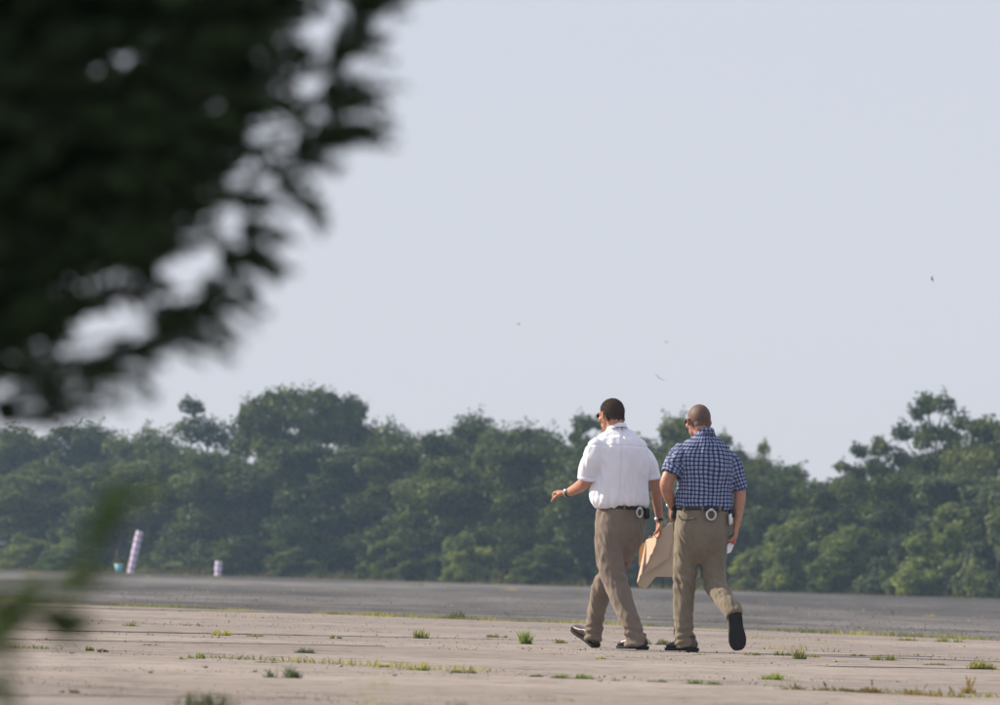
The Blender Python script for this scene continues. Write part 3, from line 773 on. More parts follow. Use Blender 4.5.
def glasses(man, A, l, f, u, S):
    bm = bmesh.new(); k = S
    for s in (-1, 1):
        a = A(s * .068, .078, .020); b_ = A(s * .080, -.004, .020)
        limb(bm, [(*a, .0028), (*a.lerp(b_, .5) , .0028), (*b_, .0028), (*A(s * .081, -.018, .006), .0026)], 8, 2)
    limb(bm, [(*A(-.068, .078, .020), .003), (*A(-.040, .100, .022), .003), (*A(0, .110, .021), .003), (*A(.040, .100, .022), .003), (*A(.068, .078, .020), .003)], 8, 3)
    o = bm_obj('sunglasses', bm, M['black_plastic'], man.root)
    for s in (-1, 1):
        bm = bmesh.new(); ellip(bm, A(s * .036, .098, .010), (l * .028 + f * -s * .008) * k, f * .005 * k, u * .019 * k, 16)
        bm_obj('lens', bm, M['lens'], o)

def band(bm, c, U, V, H, th):
    """closed strap ring"""
    n = 40; rows = []
    for kk, hh in ((1, 0), (1, 1), (1 - th, 1), (1 - th, 0)):
        rows.append([bm.verts.new(c + U * kk * math.cos(6.28319 * i / n) + V * kk * math.sin(6.28319 * i / n) + H * hh) for i in range(n)])
    for a in range(4):
        r0, r1 = rows[a], rows[(a + 1) % 4]
        for i in range(n): bm.faces.new((r0[i], r0[(i + 1) % n], r1[(i + 1) % n], r1[i]))

def torus(bm, c, U, V, rmin, n=36, k=8):
    rr = []
    W = U.cross(V).normalized()
    for i in range(n):
        a = 6.28319 * i / n; d = (U * math.cos(a) + V * math.sin(a)); p = c + d; dn = d.normalized()
        rr.append([bm.verts.new(p + dn * rmin * math.cos(6.28319 * j / k) + W * rmin * math.sin(6.28319 * j / k)) for j in range(k)])
    for i in range(n):
        for j in range(k): bm.faces.new((rr[i][j], rr[(i + 1) % n][j], rr[(i + 1) % n][(j + 1) % k], rr[i][(j + 1) % k]))

def shoe(man, heel, toe, up, m_up, m_sole, wk=1.08):
    """heel/toe: points on the sole plane (local), up: sole normal"""
    d = (toe - heel); Ln = d.length; d.normalize(); up = (up - d * up.dot(d)).normalized(); s = d.cross(up)
    prof = [(0.00, .026, .050), (0.06, .034, .068), (0.18, .037, .078), (0.32, .036, .084), (0.46, .038, .076), (0.60, .045, .058), (0.75, .048, .046), (0.88, .042, .038), (0.96, .030, .030), (1.0, .014, .022)]
    prof = [(t, w_ * wk, hh) for t, w_, hh in prof]
    bm = bmesh.new(); rings = []
    for t, wd, hh in prof:
        c = heel + d * (Ln * t) + up * (.018 + hh / 2); rings.append((c, s * wd, up * hh / 2))
    ring_loft(bm, rings, 20, 2.6)
    limb(bm, [(*(heel + d * Ln * .20 + up * .07), .040), (*(heel + d * Ln * .19 + up * .115), .042)], 14, 1, roundends=False)
    me = remeshed(bm, .006, 4); o = link('shoe', me, m_up, man.root)
    bm = bmesh.new()
    n = 24; outl = []
    for t, wd, hh in prof: outl.append((t, wd + .004))
    poly = [heel + d * (Ln * (t * 1.03 - .015)) + s * w_ for t, w_ in outl] + [heel + d * (Ln * (t * 1.03 - .015)) - s * w_ for t, w_ in reversed(outl)]
    lo = [bm.verts.new(p) for p in poly]; hi = [bm.verts.new(p + up * .022) for p in poly]
    bm.faces.new(lo[::-1]); bm.faces.new(hi)
    for i in range(len(poly)): j = (i + 1) % len(poly); bm.faces.new((lo[i], lo[j], hi[j], hi[i]))
    bm_box(bm, heel + d * Ln * .13 - up * .002, d * Ln * .11, s * .033, up * .006)
    so = bm_obj('sole', bm, m_sole, o, False)
    return o

# people materials
def cloth(name, c0, c1, weave=420, sheen=0.15):
    m = mat(name, c0, 0.9, 0.15); n = noisetex(m, 9, 6); n2 = noisetex(m, weave, 2)
    r = ramp(m, n.outputs['Fac'], [(0.3, c0), (0.7, c1)])
    L(m, r.outputs[0], m.node_tree.nodes['Principled BSDF'].inputs['Base Color'])
    n3 = noisetex(m, 26, 4, 'Object', (1, 1, .45))
    ad = N(m, 'ShaderNodeMath', operation='MULTIPLY_ADD'); ad.inputs[1].default_value = .08
    L(m, n2.outputs['Fac'], ad.inputs[0]); L(m, n3.outputs['Fac'], ad.inputs[2])
    bump(m, ad.outputs[0], 0.32, 0.012)
    m.node_tree.nodes['Principled BSDF'].inputs['Sheen Weight'].default_value = sheen
    return m
M['white_shirt'] = cloth('white_cotton', (0.79, 0.81, 0.90), (0.83, 0.85, 0.93))
M['taupe'] = cloth('taupe_wool', (0.170, 0.138, 0.113), (0.215, 0.176, 0.145))
M['khaki'] = cloth('khaki_twill', (0.165, 0.141, 0.106), (0.205, 0.176, 0.135))
M['skin'] = mottled('skin', (0.36, 0.17, 0.11), (0.47, 0.25, 0.175), 35, 0.5, 0.4, 0.15, 0.003)
M['skin'].node_tree.nodes['Principled BSDF'].inputs['Subsurface Weight'].default_value = 0.12
M['skin'].node_tree.nodes['Principled BSDF'].inputs['Subsurface Radius'].default_value = (.012, .005, .003)
M['hair'] = mottled('brown_hair', (0.045, 0.030, 0.023), (0.095, 0.064, 0.049), 220, 0.75, 0.25, 0.9, 0.008)
M['stubble'] = mottled('shaved_scalp', (0.085, 0.055, 0.046), (0.145, 0.09, 0.073), 60, 0.6, 0.3, 0.2, 0.002)
M['black_plastic'] = mat('black_plastic', (0.015, 0.015, 0.016), 0.35, 0.5)
M['lens'] = mat('dark_lens', (0.02, 0.015, 0.012), 0.1, 0.6)
M['black_leather'] = mottled('black_leather', (0.012, 0.012, 0.013), (0.03, 0.028, 0.027), 80, 0.5, 0.4, 0.3, 0.003)
M['brown_shoe'] = mottled('dark_brown_shoe', (0.045, 0.028, 0.022), (0.085, 0.055, 0.045), 30, 0.3, 0.5, 0.2, 0.003)
M['rubber'] = mottled('black_rubber', (0.012, 0.012, 0.013), (0.028, 0.028, 0.03), 90, 0.8, 0.25, 0.5, 0.004)
M['steel'] = mat('pale_steel', (0.58, 0.60, 0.64), 0.32, 0.5, 0.85)
M['white_plastic'] = mat('white_plastic', (0.78, 0.78, 0.8), 0.45, 0.4)
M['red'] = mat('red_print', (0.55, 0.06, 0.07), 0.6, 0.3)
M['manila'] = mottled('manila', (0.62, 0.50, 0.38), (0.70, 0.57, 0.44), 14, 0.75, 0.2, 0.2, 0.004)
M['brown_card'] = mottled('brown_card', (0.30, 0.14, 0.06), (0.38, 0.19, 0.08), 14, 0.75, 0.2, 0.2, 0.004)

# checked shirt: woven check from a per-vertex cloth coordinate
m = mat('checked_cotton', (0.5, 0.55, 0.7), 0.9, 0.15); M['check'] = m
at = N(m, 'ShaderNodeAttribute', attribute_name='cloth_uv'); sp = N(m, 'ShaderNodeSeparateXYZ'); L(m, at.outputs['Vector'], sp.inputs[0])
def tri_line(sock, per, lo, hi):
    a = N(m, 'ShaderNodeMath', operation='DIVIDE'); a.inputs[1].default_value = per; L(m, sock, a.inputs[0])
    b = N(m, 'ShaderNodeMath', operation='FRACT'); L(m, a.outputs[0], b.inputs[0])
    c = N(m, 'ShaderNodeMath', operation='SUBTRACT'); c.inputs[1].default_value = .5; L(m, b.outputs[0], c.inputs[0])
    d = N(m, 'ShaderNodeMath', operation='ABSOLUTE'); L(m, c.outputs[0], d.inputs[0])
    e = N(m, 'ShaderNodeMapRange'); e.inputs['From Min'].default_value = lo; e.inputs['From Max'].default_value = hi
    L(m, d.outputs[0], e.inputs['Value']); return e.outputs[0]     # 1 away from line... 0 at centre
lu = tri_line(sp.outputs[0], .0285, .26, .34); lv_ = tri_line(sp.outputs[1], .0285, .26, .34)
fu = tri_line(sp.outputs[0], .031, .44, .46); fv = tri_line(sp.outputs[1], .031, .44, .46)
ad = N(m, 'ShaderNodeMath', operation='ADD'); L(m, lu, ad.inputs[0]); L(m, lv_, ad.inputs[1])
hf = N(m, 'ShaderNodeMath', operation='MULTIPLY'); hf.inputs[1].default_value = .5; L(m, ad.outputs[0], hf.inputs[0])
r = ramp(m, hf.outputs[0], [(0.0, (0.27, 0.32, 0.47)), (0.5, (0.065, 0.085, 0.19)), (1.0, (0.015, 0.020, 0.055))])
n = noisetex(m, 26, 4, 'Object', (1, 1, .5))
L(m, r.outputs[0], m.node_tree.nodes['Principled BSDF'].inputs['Base Color'])
bump(m, n.outputs['Fac'], 0.5, 0.012)

def fold_trouser(man, amp=1.0, seed=0, hemz=0.1):
    def fn(p, n):
        q = Vector((p.x * 13 + seed, p.y * 13, p.z * 4.2)); a = noise.noise(q) * 0.010
        q2 = Vector((p.x * 24 + p.z * 9 + seed, p.y * 20, p.z * 9)); a += (abs(noise.noise(q2)) - 0.2) * -0.014
        k = max(0, 1 - (p.z - hemz) / 0.22)                       # stacked folds above the shoe
        a += k * 0.006 * math.sin(p.z * 95 + 5 * noise.noise(p * 9) + seed)
        kk = math.exp(-((p.z - 0.50) / 0.09) ** 2); a += kk * 0.004 * math.sin(p.z * 80 + p.x * 30 + 4 * noise.noise(p * 7))
        return a * amp
    return fn
def fold_shirt(man, zb, amp=1.0, seed=0, pleat=0.0, yoke=1.4):
    def fn(p, n):
        q = Vector((p.x * 10 + seed, p.y * 10, p.z * 4 + p.x * 3)); a = noise.noise(q) * 0.014
        q2 = Vector((p.x * 20 + seed + p.z * 4, p.y * 18, p.z * 7)); a += (abs(noise.noise(q2)) - .2) * -0.016
        k = max(0, 1 - (p.z - zb) / 0.22); a += k * 0.011 * noise.noise((p.x * 34, p.y * 34, p.z * 4 + seed)) * (1 if k < .93 else .4)
        if p.y < man_y(p):
            a -= 0.010 * math.exp(-((p.x - pleat) / .010) ** 2) * (1 if p.z > zb + .12 else 0.3)
            a -= 0.006 * math.exp(-((p.z - yoke) / .006) ** 2)
        return a * amp
    return fn
def man_y(p): return 0.05

def build(man, D):
    root = man.root; s = man.s
    # body: one continuous surface under the clothes
    bm = bmesh.new()
    man.torso(bm, D['shirt'][3:], k=0.79, tilt=D['tilt']); man.torso(bm, D['pelvis'], k=0.86, hd=D['hip_heading'])
    for lg in ('legL', 'legR'): limb(bm, man.pts(D[lg][:-1], 0.60), 14)
    for ar in ('armL', 'armR'): limb(bm, man.pts(D[ar]), 16)
    hc = man.q(*D['head']); A, l, f, u = head(bm, hc, D['yaw'], D['pitch'], D['hs'])
    nb = man.q(*D['neck'])
    limb(bm, [(*A(0, -.025, -.03), .056), (*A(0, -.03, -.075).lerp(nb, .35), .058), (*nb, .066)], 18, 3)
    for hd in D['hands']:
        hand(bm, man.q(*hd[0]), Vector(hd[1]), Vector(hd[2]), Vector(hd[3]), hd[4], 1.0, hd[5])
    me = remeshed(bm, 0.0048, 2, .45)
    link('body', me, M['skin'], root)
    hair_cap(man, A, l, f, u, D['hs'], M[D['hair']], D['hairname'], *D['hairargs'])
    glasses(man, A, l, f, u, D['hs'])
    # trousers
    bm = bmesh.new(); man.torso(bm, D['pelvis'], hd=D['hip_heading'], ratio=.76, k=.965)
    for lg in ('legL', 'legR'): limb(bm, man.pts(D[lg], .94), 22, 5, flat=1.06, roundends=False)
    me = remeshed(bm, 0.0075, 16, .5)
    displace(me, fold_trouser(man, 1.0, D['seed']))
    for v_ in me.vertices: v_.co.z = max(v_.co.z, .022)
    link('trousers', me, M[D['tmat']], root)
    # shirt
    bm = bmesh.new(); man.torso(bm, D['shirt'], tilt=D['tilt'], k=.97)
    for sl in ('slL', 'slR'): limb(bm, man.pts(D[sl]), 22, 5, roundends=False)
    me = remeshed(bm, 0.0070, 7, .5)
    zb = man.q(D['shirt'][-1][1], D['shirt'][-1][0]).z
    yk = man.q(D['pleat'], 447)
    displace(me, fold_shirt(man, zb, 1.0, D['seed'], yk.x, yk.z))
    o = link('shirt', me, M[D['smat']], root)
    if D['smat'] == 'check':
        att = me.attributes.new('cloth_uv', 'FLOAT_VECTOR', 'POINT')
        segs = [[Vector(p[:3]) for p in man.pts(D[k])] for k in ('slL', 'slR')]
        rad = [[p[3] for p in man.pts(D[k])] for k in ('slL', 'slR')]
        cx = man.q(D['shirt'][5][1], D['shirt'][5][0])
        for i, v_ in enumerate(me.vertices):
            best = None
            for kx, sg in enumerate(segs):
                a, b = sg[0], sg[-1]; ax = (b - a).normalized(); t = (v_.co - a).dot(ax)
                if t > 0.03:
                    dd = (v_.co - (a + ax * t)).length
                    lat = (v_.co - cx).dot(man.lf) * (1 if kx == 0 else -1)
                    if dd < 0.085 and lat > 0.155:
                        sd_ = man.lf if kx == 0 else -man.lf
                        e1 = (man.fw - ax * man.fw.dot(ax)).normalized(); e2 = ax.cross(e1)
                        rel = v_.co - (a + ax * t); an = math.atan2(rel.dot(e1), rel.dot(e2)); best = (an * .066 + .3, t, 0)
            if best is None:
                rel = v_.co - cx; x = rel.dot(man.lf); y = rel.dot(man.fw)
                an = math.atan2(x, -y / .72); best = (an * .19, v_.co.z, 0)
            wz = Vector((noise.noise(v_.co * 5.5), noise.noise(v_.co * 5.5 + Vector((9, 4, 2))), 0)) * .014 + Vector((noise.noise(v_.co * 16), noise.noise(v_.co * 16 + Vector((3, 7, 1))), 0)) * .004
            att.data[i].vector = Vector(best) + wz
    for sl in ('slL', 'slR'):
        pp = man.pts(D[sl]); e = Vector(pp[-1][:3]); ax = (e - Vector(pp[-2][:3])).normalized(); u1 = ax.cross(Vector((0, 1, .01))).normalized(); v1 = ax.cross(u1)
        bm = bmesh.new(); rr = pp[-1][3] * 1.06; band(bm, e - ax * .026, u1 * rr, v1 * rr, ax * .028, .12)
        cf = bm_obj('sleeve_cuff', bm, M[D['smat']], o)
        if D['smat'] == 'check':
            att = cf.data.attributes.new('cloth_uv', 'FLOAT_VECTOR', 'POINT')
            for i, v_ in enumerate(cf.data.vertices):
                rel = v_.co - e; att.data[i].vector = (math.atan2(rel.dot(u1), rel.dot(v1)) * .066, rel.dot(ax), 0)
    # collar
    bm = bmesh.new(); cpx, cpy, chw, ch = D['collar']
    c = man.q(cpx, cpy); cu = man.lf * chw / s; cv = man.fw * chw * 1.12 / s
    up = Vector((0, 0, 1)) - man.fw * 0.0
    n = 40; rows = []
    for kk, hh, tl in ((1.16, 0.0, 0), (1.04, 0.55, 0), (0.98, 1.0, 0), (.92, 1.0, 0), (.90, .3, 0)):
        rows.append([bm.verts.new(c + (cu * math.cos(6.28319 * i / n) + cv * math.sin(6.28319 * i / n)) * kk + up * (hh * ch / s) - up * 0.022 * math.sin(6.28319 * i / n)) for i in range(n)])
    for a in range(4):
        for i in range(n): bm.faces.new((rows[a][i], rows[a][(i + 1) % n], rows[a + 1][(i + 1) % n], rows[a + 1][i]))
    o2 = bm_obj('collar', bm, M[D['smat']], root)
    if D['smat'] == 'check':
        att = o2.data.attributes.new('cloth_uv', 'FLOAT_VECTOR', 'POINT')
        for i, v_ in enumerate(o2.data.vertices):
            rel = v_.co - c; att.data[i].vector = (math.atan2(rel.dot(man.lf), -rel.dot(man.fw)) * .075, v_.co.z, 0)
    # belt
    row = D['belt']; hh = D['hip_heading']; fw = Vector((-math.sin(hh), math.cos(hh), 0)); lf = Vector((-math.cos(hh), -math.sin(hh), 0))
    den = math.sqrt(math.cos(hh) ** 2 + (.78 * math.sin(hh)) ** 2); a = row[2] / s / den
    bm = bmesh.new(); bc = man.q(row[1], row[0]); band(bm, bc, lf * a, fw * a * .78, Vector((0, 0, row[3] / s)), .06)
    bo = bm_obj('belt', bm, M['black_leather'], root)
    def surf(px, py, out=0.012):           # point on the back of the waist below that pixel
        p = man.q(px, py); rel = p - bc; rel.z = 0
        x = rel.x; best = None                       # nearest ellipse point on the camera side
        for i in range(720):
            t = math.pi * 2 * i / 720; e = lf * a * math.cos(t) + fw * a * .78 * math.sin(t)
            if e.y < 0.02 and (best is None or abs(e.x - x) < best[0]): best = (abs(e.x - x), e)
        e = best[1]; return Vector((bc.x + e.x, bc.y + e.y, p.z)) + Vector((e.x, e.y, 0)).normalized() * out, Vector((e.x, e.y, 0)).normalized()
    for px in D['loops']:
        lp, nn = surf(px, row[0] - row[3] / 2 + .3, .003); tx = Vector((0, 0, 1)).cross(nn).normalized()
        bm = bmesh.new(); bm_box(bm, lp, tx * .006, nn * .006, Vector((0, 0, .019))); bm_obj('belt_loop', bm, M[D['tmat']], root)
    # handcuffs hanging from the belt
    cp, nn = surf(*D['cuff'], .020); tx = Vector((0, 0, 1)).cross(nn).normalized()
    bm = bmesh.new(); rc = D['cuffr'] / s
    torus(bm, cp, tx * rc, Vector((0, 0, 1)) * rc * 1.06, .0070)
    torus(bm, cp + nn * -.010 + tx * .006, tx * rc * .95, Vector((0, 0, 1)) * rc, .006)
    bm_box(bm, cp + Vector((0, 0, rc * 1.06)) , tx * .012, nn * .008, Vector((0, 0, .010)))
    ho = bm_obj('handcuffs', bm, M['steel'], root)
    bm = bmesh.new(); bm_box(bm, cp + Vector((0, 0, rc + .008)) - nn * .004, tx * .011, nn * .007, Vector((0, 0, .012))); bm_obj('strap', bm, M['black_leather'], ho)
    # holster on the right hip
    hp, nn = surf(*D['holster'], .018); tx = Vector((0, 0, 1)).cross(nn).normalized()
    bm = bmesh.new(); bm_box(bm, hp, tx * .022, nn * .018, Vector((0, 0, D['holh']))); bmesh.ops.bevel(bm, geom=bm.edges[:], offset=.006, segments=2, affect='EDGES')
    bm_obj('holster', bm, M['black_leather'], root)
    # watch
    for (px, py, dy, r_), axis in D['watch']:
        c = man.q(px, py, dy); ax = Vector(axis).normalized(); u1 = ax.orthogonal().normalized(); v1 = ax.cross(u1)
        bm = bmesh.new(); band(bm, c - ax * .009, u1 * (r_ / s), v1 * (r_ / s), ax * .018, .15); wo_ = bm_obj('watch', bm, M[D['watchmat']], root)
        bm = bmesh.new(); sd_ = (Vector((-.6, -.7, .3)) - ax * Vector((-.6, -.7, .3)).dot(ax)).normalized(); t_ = ax.cross(sd_)
        rr = r_ / s; ring_loft(bm, [(c + sd_ * rr * .96, ax * .016, t_ * .016), (c + sd_ * (rr + .008), ax * .015, t_ * .015)], 16); bm_obj('watch_case', bm, M['steel'], wo_)
    return A, surf

# ---- man in the white shirt
a = Man(632, 650, 43.0, R(33))
DA = dict(seed=3.1, pleat=622, tilt=-.02, hip_heading=R(36), yaw=R(41), pitch=R(8), hs=1.0, head=(611.6, 416.6, .02), neck=(617, 433, 0),
  shirt=[(427, 616.5, 7.5, .02), (431, 617, 11, .015), (436, 618.5, 19, .01), (441, 619.5, 25, .01), (450, 620.2, 27.5, .015), (465, 620.5, 28, .015), (480, 619.5, 28.5, .01), (492, 618.5, 30, .005), (500, 618.5, 30.5, .005), (505, 619.5, 29, .005), (509, 621, 25.5, 0)],
  pelvis=[(506.5, 621.5, 24.3, 0), (513, 621, 25, .0), (522, 620, 25.5, .012), (534, 618.2, 25.8, .02), (546, 617, 23, .012), (556, 617, 17, 0), (562, 617, 10, 0)],
  legL=[(608, 528, -.05, 13.5), (608.5, 545, -.08, 15.2), (611, 567, -.12, 14), (616, 585, -.15, 12.6), (623, 605, -.21, 11.6), (630, 622, -.26, 10.8), (634, 638, -.28, 10.6), (635.5, 646.5, -.285, 11.2)],
  legR=[(630, 528, .05, 13.5), (625, 550, .12, 13), (613, 572, .24, 12), (603, 590, .30, 11.2), (597.5, 612, .37, 10), (594.6, 632, .42, 9.6), (594.8, 642.5, .42, 10.2)],
  slL=[(600, 445, -.09, 9.5), (595, 452, -.11, 11), (591, 463, -.12, 10.6), (587.5, 475, -.10, 9.4), (586.8, 480, -.09, 9)],
  slR=[(638, 450, .09, 8), (643.5, 456, .10, 9.2), (650, 466, .10, 8.4), (653.5, 476, .10, 7.2), (654.3, 480.5, .10, 6.8)],
  armL=[(598, 448, -.10, 7.5), (590, 468, -.11, 7.2), (586.5, 481, -.08, 6.7), (579, 488, .03, 6.0), (569, 493, .13, 4.2), (566.5, 494, .155, 3.9)],
  armR=[(638, 453, .09, 5), (650, 471, .10, 5.4), (656, 485, .10, 5.4), (658, 502, .14, 4.9), (660, 519, .185, 3.7), (660.2, 522, .19, 3.6)],
  hands=[((566.5, 494, .155), (-.66, .62, .10), (.1, .1, -1), (-.2, -.9, .3), 2.5, .8),
         ((660.2, 522, .19), (-.06, .02, -1), (-.9, -.3, 0), (-.2, -1, .1), .95, .6)],
  hair='hair', hairname='hair', hairargs=(1.015, -.048, .07, .003), collar=(616.6, 430.6, 9.2, 4.2), belt=(510.2, 621.4, 24.6, 3.6),
  loops=(606, 624), cuff=(637.2, 513.5), cuffr=4.2, holster=(644.6, 514.5), holh=.038, watch=[((569, 493, .13, 4.7), (-.6, .75, -.1)), ((660, 520, .187, 4.2), (.04, 0, -1))], watchmat='black_leather', smat='white_shirt', tmat='taupe')
AA, surfA = build(a, DA)
tag(a.root, 'man in white short-sleeved shirt and taupe trousers walking away, left arm forward', 'person')
shoe(a, a.q(644.5, 649.2, -.31), a.q(618.5, 649.0, -.12), Vector((0, 0, 1)), M['brown_shoe'], M['rubber'])
h_ = a.q(597, 648, .40); h_.z = .004
shoe(a, h_, h_ + Vector((-.155, .20, .115)).normalized() * .29, Vector((.2, -.35, .9)), M['brown_shoe'], M['rubber'])

# ---- man in the checked shirt
b = Man(684, 650, 42.6, R(18))
DB = dict(seed=9.4, pleat=711, tilt=.06, hip_heading=R(18), yaw=R(26), pitch=R(8), hs=1.0, head=(699.0, 420.4, .03), neck=(704, 437, .0),
  shirt=[(431, 704.5, 8.5, .02), (435, 705, 12, .015), (440, 705.8, 20, .01), (446, 706, 26, .01), (456, 706, 29, .015), (470, 706, 29.5, .02), (485, 704.5, 29, .015), (495, 703.8, 29.2, .01), (502, 704, 29.4, .01), (506, 704.6, 28.8, .005), (510, 705, 27, 0)],
  pelvis=[(507, 705, 27.8, 0), (513, 704, 28.4, 0), (522, 702.5, 28.6, .012), (534, 701, 28.2, .022), (546, 700.2, 25, .012), (556, 700, 18, 0), (562, 700, 10, 0)],
  legL=[(688.5, 528, -.03, 14), (686.8, 550, -.01, 14), (684.8, 585, .03, 11.7), (684, 610, .03, 10.8), (684, 632, .02, 10.5), (685.5, 646.5, .01, 11.2)],
  legR=[(715, 528, .03, 14.5), (713.5, 552, .03, 15), (714, 572, .02, 13.6), (717, 586, -.05, 12), (724, 599, -.18, 10.6), (731, 609, -.285, 9.6), (733, 614, -.315, 9.0)],
  slL=[(685, 449, -.04, 9.5), (680, 455, -.06, 11), (674.5, 464, -.09, 10.4), (670.5, 472.6, -.10, 9.4)],
  slR=[(727, 456, .05, 9.5), (732.5, 463, .05, 10.4), (737, 475, .05, 8.6), (740, 485, .04, 7.3), (740.6, 488.5, .04, 7)],
  armL=[(682, 453, -.05, 8), (673, 467, -.09, 7.4), (666.5, 481, -.11, 6.7), (666.6, 488, -.09, 6.2), (669.5, 498, -.03, 5.0), (672, 504, .02, 4.1)],
  armR=[(730, 460, .05, 8), (737, 476, .05, 6.8), (740.2, 491, .04, 6.2), (739.2, 506, .02, 5.4), (737.2, 521, .0, 4.0), (736.8, 524, -.005, 3.8)],
  hands=[((672, 504, .02), (-.10, .35, -.9), (.9, .3, 0), (.3, .9, .2), 1.0, .5),
         ((736.8, 524, -.005), (-.10, -.05, -1), (-.9, .2, 0), (.1, 1, 0), .95, .6)],
  hair='stubble', hairname='cropped_hair', hairargs=(1.012, -.050, .075, .0006), collar=(704.6, 434.6, 9.6, 5.4), belt=(509.5, 704.6, 28.2, 3.8),
  loops=(684, 702, 719), cuff=(709.7, 513.8), cuffr=4.7, holster=(729.5, 512), holh=.03, watch=[((671.2, 502.4, .008, 4.9), (.3, .45, -.8))], watchmat='steel', smat='check', tmat='khaki')
AB, surfB = build(b, DB)
tag(b.root, 'man in blue and white checked shirt and khaki trousers walking away, right foot lifted', 'person')
shoe(b, b.q(695.5, 649.5, -.04), b.q(668, 649.5, .15), Vector((0, 0, 1)), M['brown_shoe'], M['rubber'])
tp = b.q(737.2, 648.0, -.25); tp.z = max(tp.z, .012)
shoe(b, b.q(733.2, 610.5, -.34), tp, Vector((-.1, 1, -.30)), M['brown_shoe'], M['rubber'], 1.22)
# white phone in a belt clip, hip pocket
cp, nn = surfB(727.8, 517.8, .022); tx = Vector((0, 0, 1)).cross(nn).normalized()
bm = bmesh.new(); bm_box(bm, cp, tx * .027 + Vector((0, 0, .006)), nn * .007, Vector((0, 0, .038)) - tx * .008); bmesh.ops.bevel(bm, geom=bm.edges[:], offset=.004, segments=2, affect='EDGES')
bm_obj('belt_phone', bm, M['white_plastic'], b.root)
cp, nn = surfB(688, 517, .010); tx = Vector((0, 0, 1)).cross(nn).normalized(); bm = bmesh.new()
limb(bm, [(*(surfB(680, 514, .012)[0]), .003), (*(surfB(682, 518, .014)[0]), .004), (*(surfB(689, 519, .014)[0]), .0045), (*(surfB(696, 517.5, .014)[0]), .003)], 8, 3); bm_obj('hip_pocket', bm, M['black_leather'], b.root)
hp, nn = surfB(677, 511, .02); tx = Vector((0, 0, 1)).cross(nn).normalized(); bm = bmesh.new()
bm_box(bm, hp, tx * .022, nn * .02, Vector((0, 0, .045))); bmesh.ops.bevel(bm, geom=bm.edges[:], offset=.007, segments=2, affect='EDGES'); bm_obj('pouch', bm, M['black_leather'], b.root)

# ---- things they hold
def prism(man, name, poly, dy0, tilt_x, tilt_z, th, m_, root):
    """flat pack: outline in pixels, slanted in depth, real thickness"""
    cx = sum(p[0] for p in poly) / len(poly); cy = sum(p[1] for p in poly) / len(poly)
    bm = bmesh.new(); F0 = [man.q(x, y, dy0 + (x - cx) / man.s * tilt_x + (cy - y) / man.s * tilt_z) for x, y in poly]
    nn = Vector((-tilt_x, 1, -tilt_z)).normalized() * th
    base = root.location if root else Vector((0, 0, 0))
    f0 = [bm.verts.new(p + man.root.location - base) for p in F0]; f1 = [bm.verts.new(p + nn + man.root.location - base) for p in F0]
    bm.faces.new(f0); bm.faces.new(f1[::-1]); n = len(poly)
    for i in range(n): j = (i + 1) % n; bm.faces.new((f0[i], f0[j], f1[j], f1[i]))
    bmesh.ops.recalc_face_normals(bm, faces=bm.faces[:])
    bmesh.ops.bevel(bm, geom=bm.edges[:], offset=.0025, segments=2, affect='EDGES')
    return bm_obj(name, bm, m_, root, False)
fp = empty('file_folder', a.q(657, 540, .05) + a.root.location); tag(fp, 'large tan paper file folder bundle hanging from the white-shirted man\'s right hand', 'folder')
prism(a, 'front_cover', [(655.5, 537.5), (671.5, 522.5), (673.5, 541), (669.5, 559), (643.5, 576.5), (656, 546)], .185, 0.25, 0.0, .010, M['manila'], fp)
prism(a, 'back_cover', [(647, 541), (674, 523), (677, 578), (657, 577.5), (645.7, 590.8), (641, 586)], .215, 0.25, 0.0, .010, M['manila'], fp)
prism(a, 'side_fold', [(646.5, 540.5), (654.5, 536.8), (658, 541), (656.5, 547), (644, 576), (640.5, 590), (637.6, 583)], .175, -1.5, 0.1, .008, M['manila'], fp)
bf = prism(a, 'card_folder', [(640.5, 544.5), (645.5, 543), (645.5, 566), (639.2, 566.5)], .25, -.9, 0, .012, M['brown_card'], None)
tag(bf, 'orange-brown card folder edge sticking out behind the tan folder', 'folder')
pr = empty('paper_slip', b.q(731, 544, -.02) + b.root.location); tag(pr, 'folded white and red paper held in the checked-shirt man\'s right hand', 'paper')
prism(b, 'white_sheet', [(733, 535), (736.5, 538.5), (731, 551), (727, 552.5), (727.3, 544)], -.02, .3, .2, .006, M['white_plastic'], pr)
prism(b, 'red_strip', [(735.5, 532), (737.8, 534), (734, 543.5), (731.4, 542.6)], -.03, .3, .2, .005, M['red'], pr)

# ================================================================== NEAR CEDAR
random.seed(12)
Yc = 7.5
def spray(v, f, p, d, ln, side, bl=0.03, wd=0.0022, nb=42):
    d = d.normalized(); bend = Vector((random.gauss(0, .2), random.gauss(0, .2), -0.15))
    for i in range(nb):
        t = i / nb; q = p + d * (ln * t) + bend * (ln * t * t * 0.5)
        a = random.uniform(0, 6.28); o_ = d.orthogonal().normalized(); o_.rotate(Matrix.Rotation(a, 3, d))
        dv = (d * random.uniform(.5, 1.1) + o_ * random.uniform(.5, 1.0)).normalized(); L_ = bl * (1.1 - 0.55 * t) * random.uniform(.6, 1.25)
        sd_ = dv.cross(rnd_unit()).normalized() * wd * random.uniform(.7, 1.4); s = len(v)
        v += [tuple(q - sd_), tuple(q + sd_), tuple(q + dv * L_ * .6 + sd_ * 1.3), tuple(q + dv * L_), tuple(q + dv * L_ * .6 - sd_ * 1.3)]
        f.append((s, s + 1, s + 2, s + 3, s + 4))
bnd = [(-500, 700), (-60, 430), (0, 385), (40, 345), (80, 338), (125, 328), (160, 300), (200, 258), (240, 230), (290, 200), (320, 155), (350, 105), (375, 65), (395, 25), (410, -10), (440, -60), (520, -120), (700, -330)]
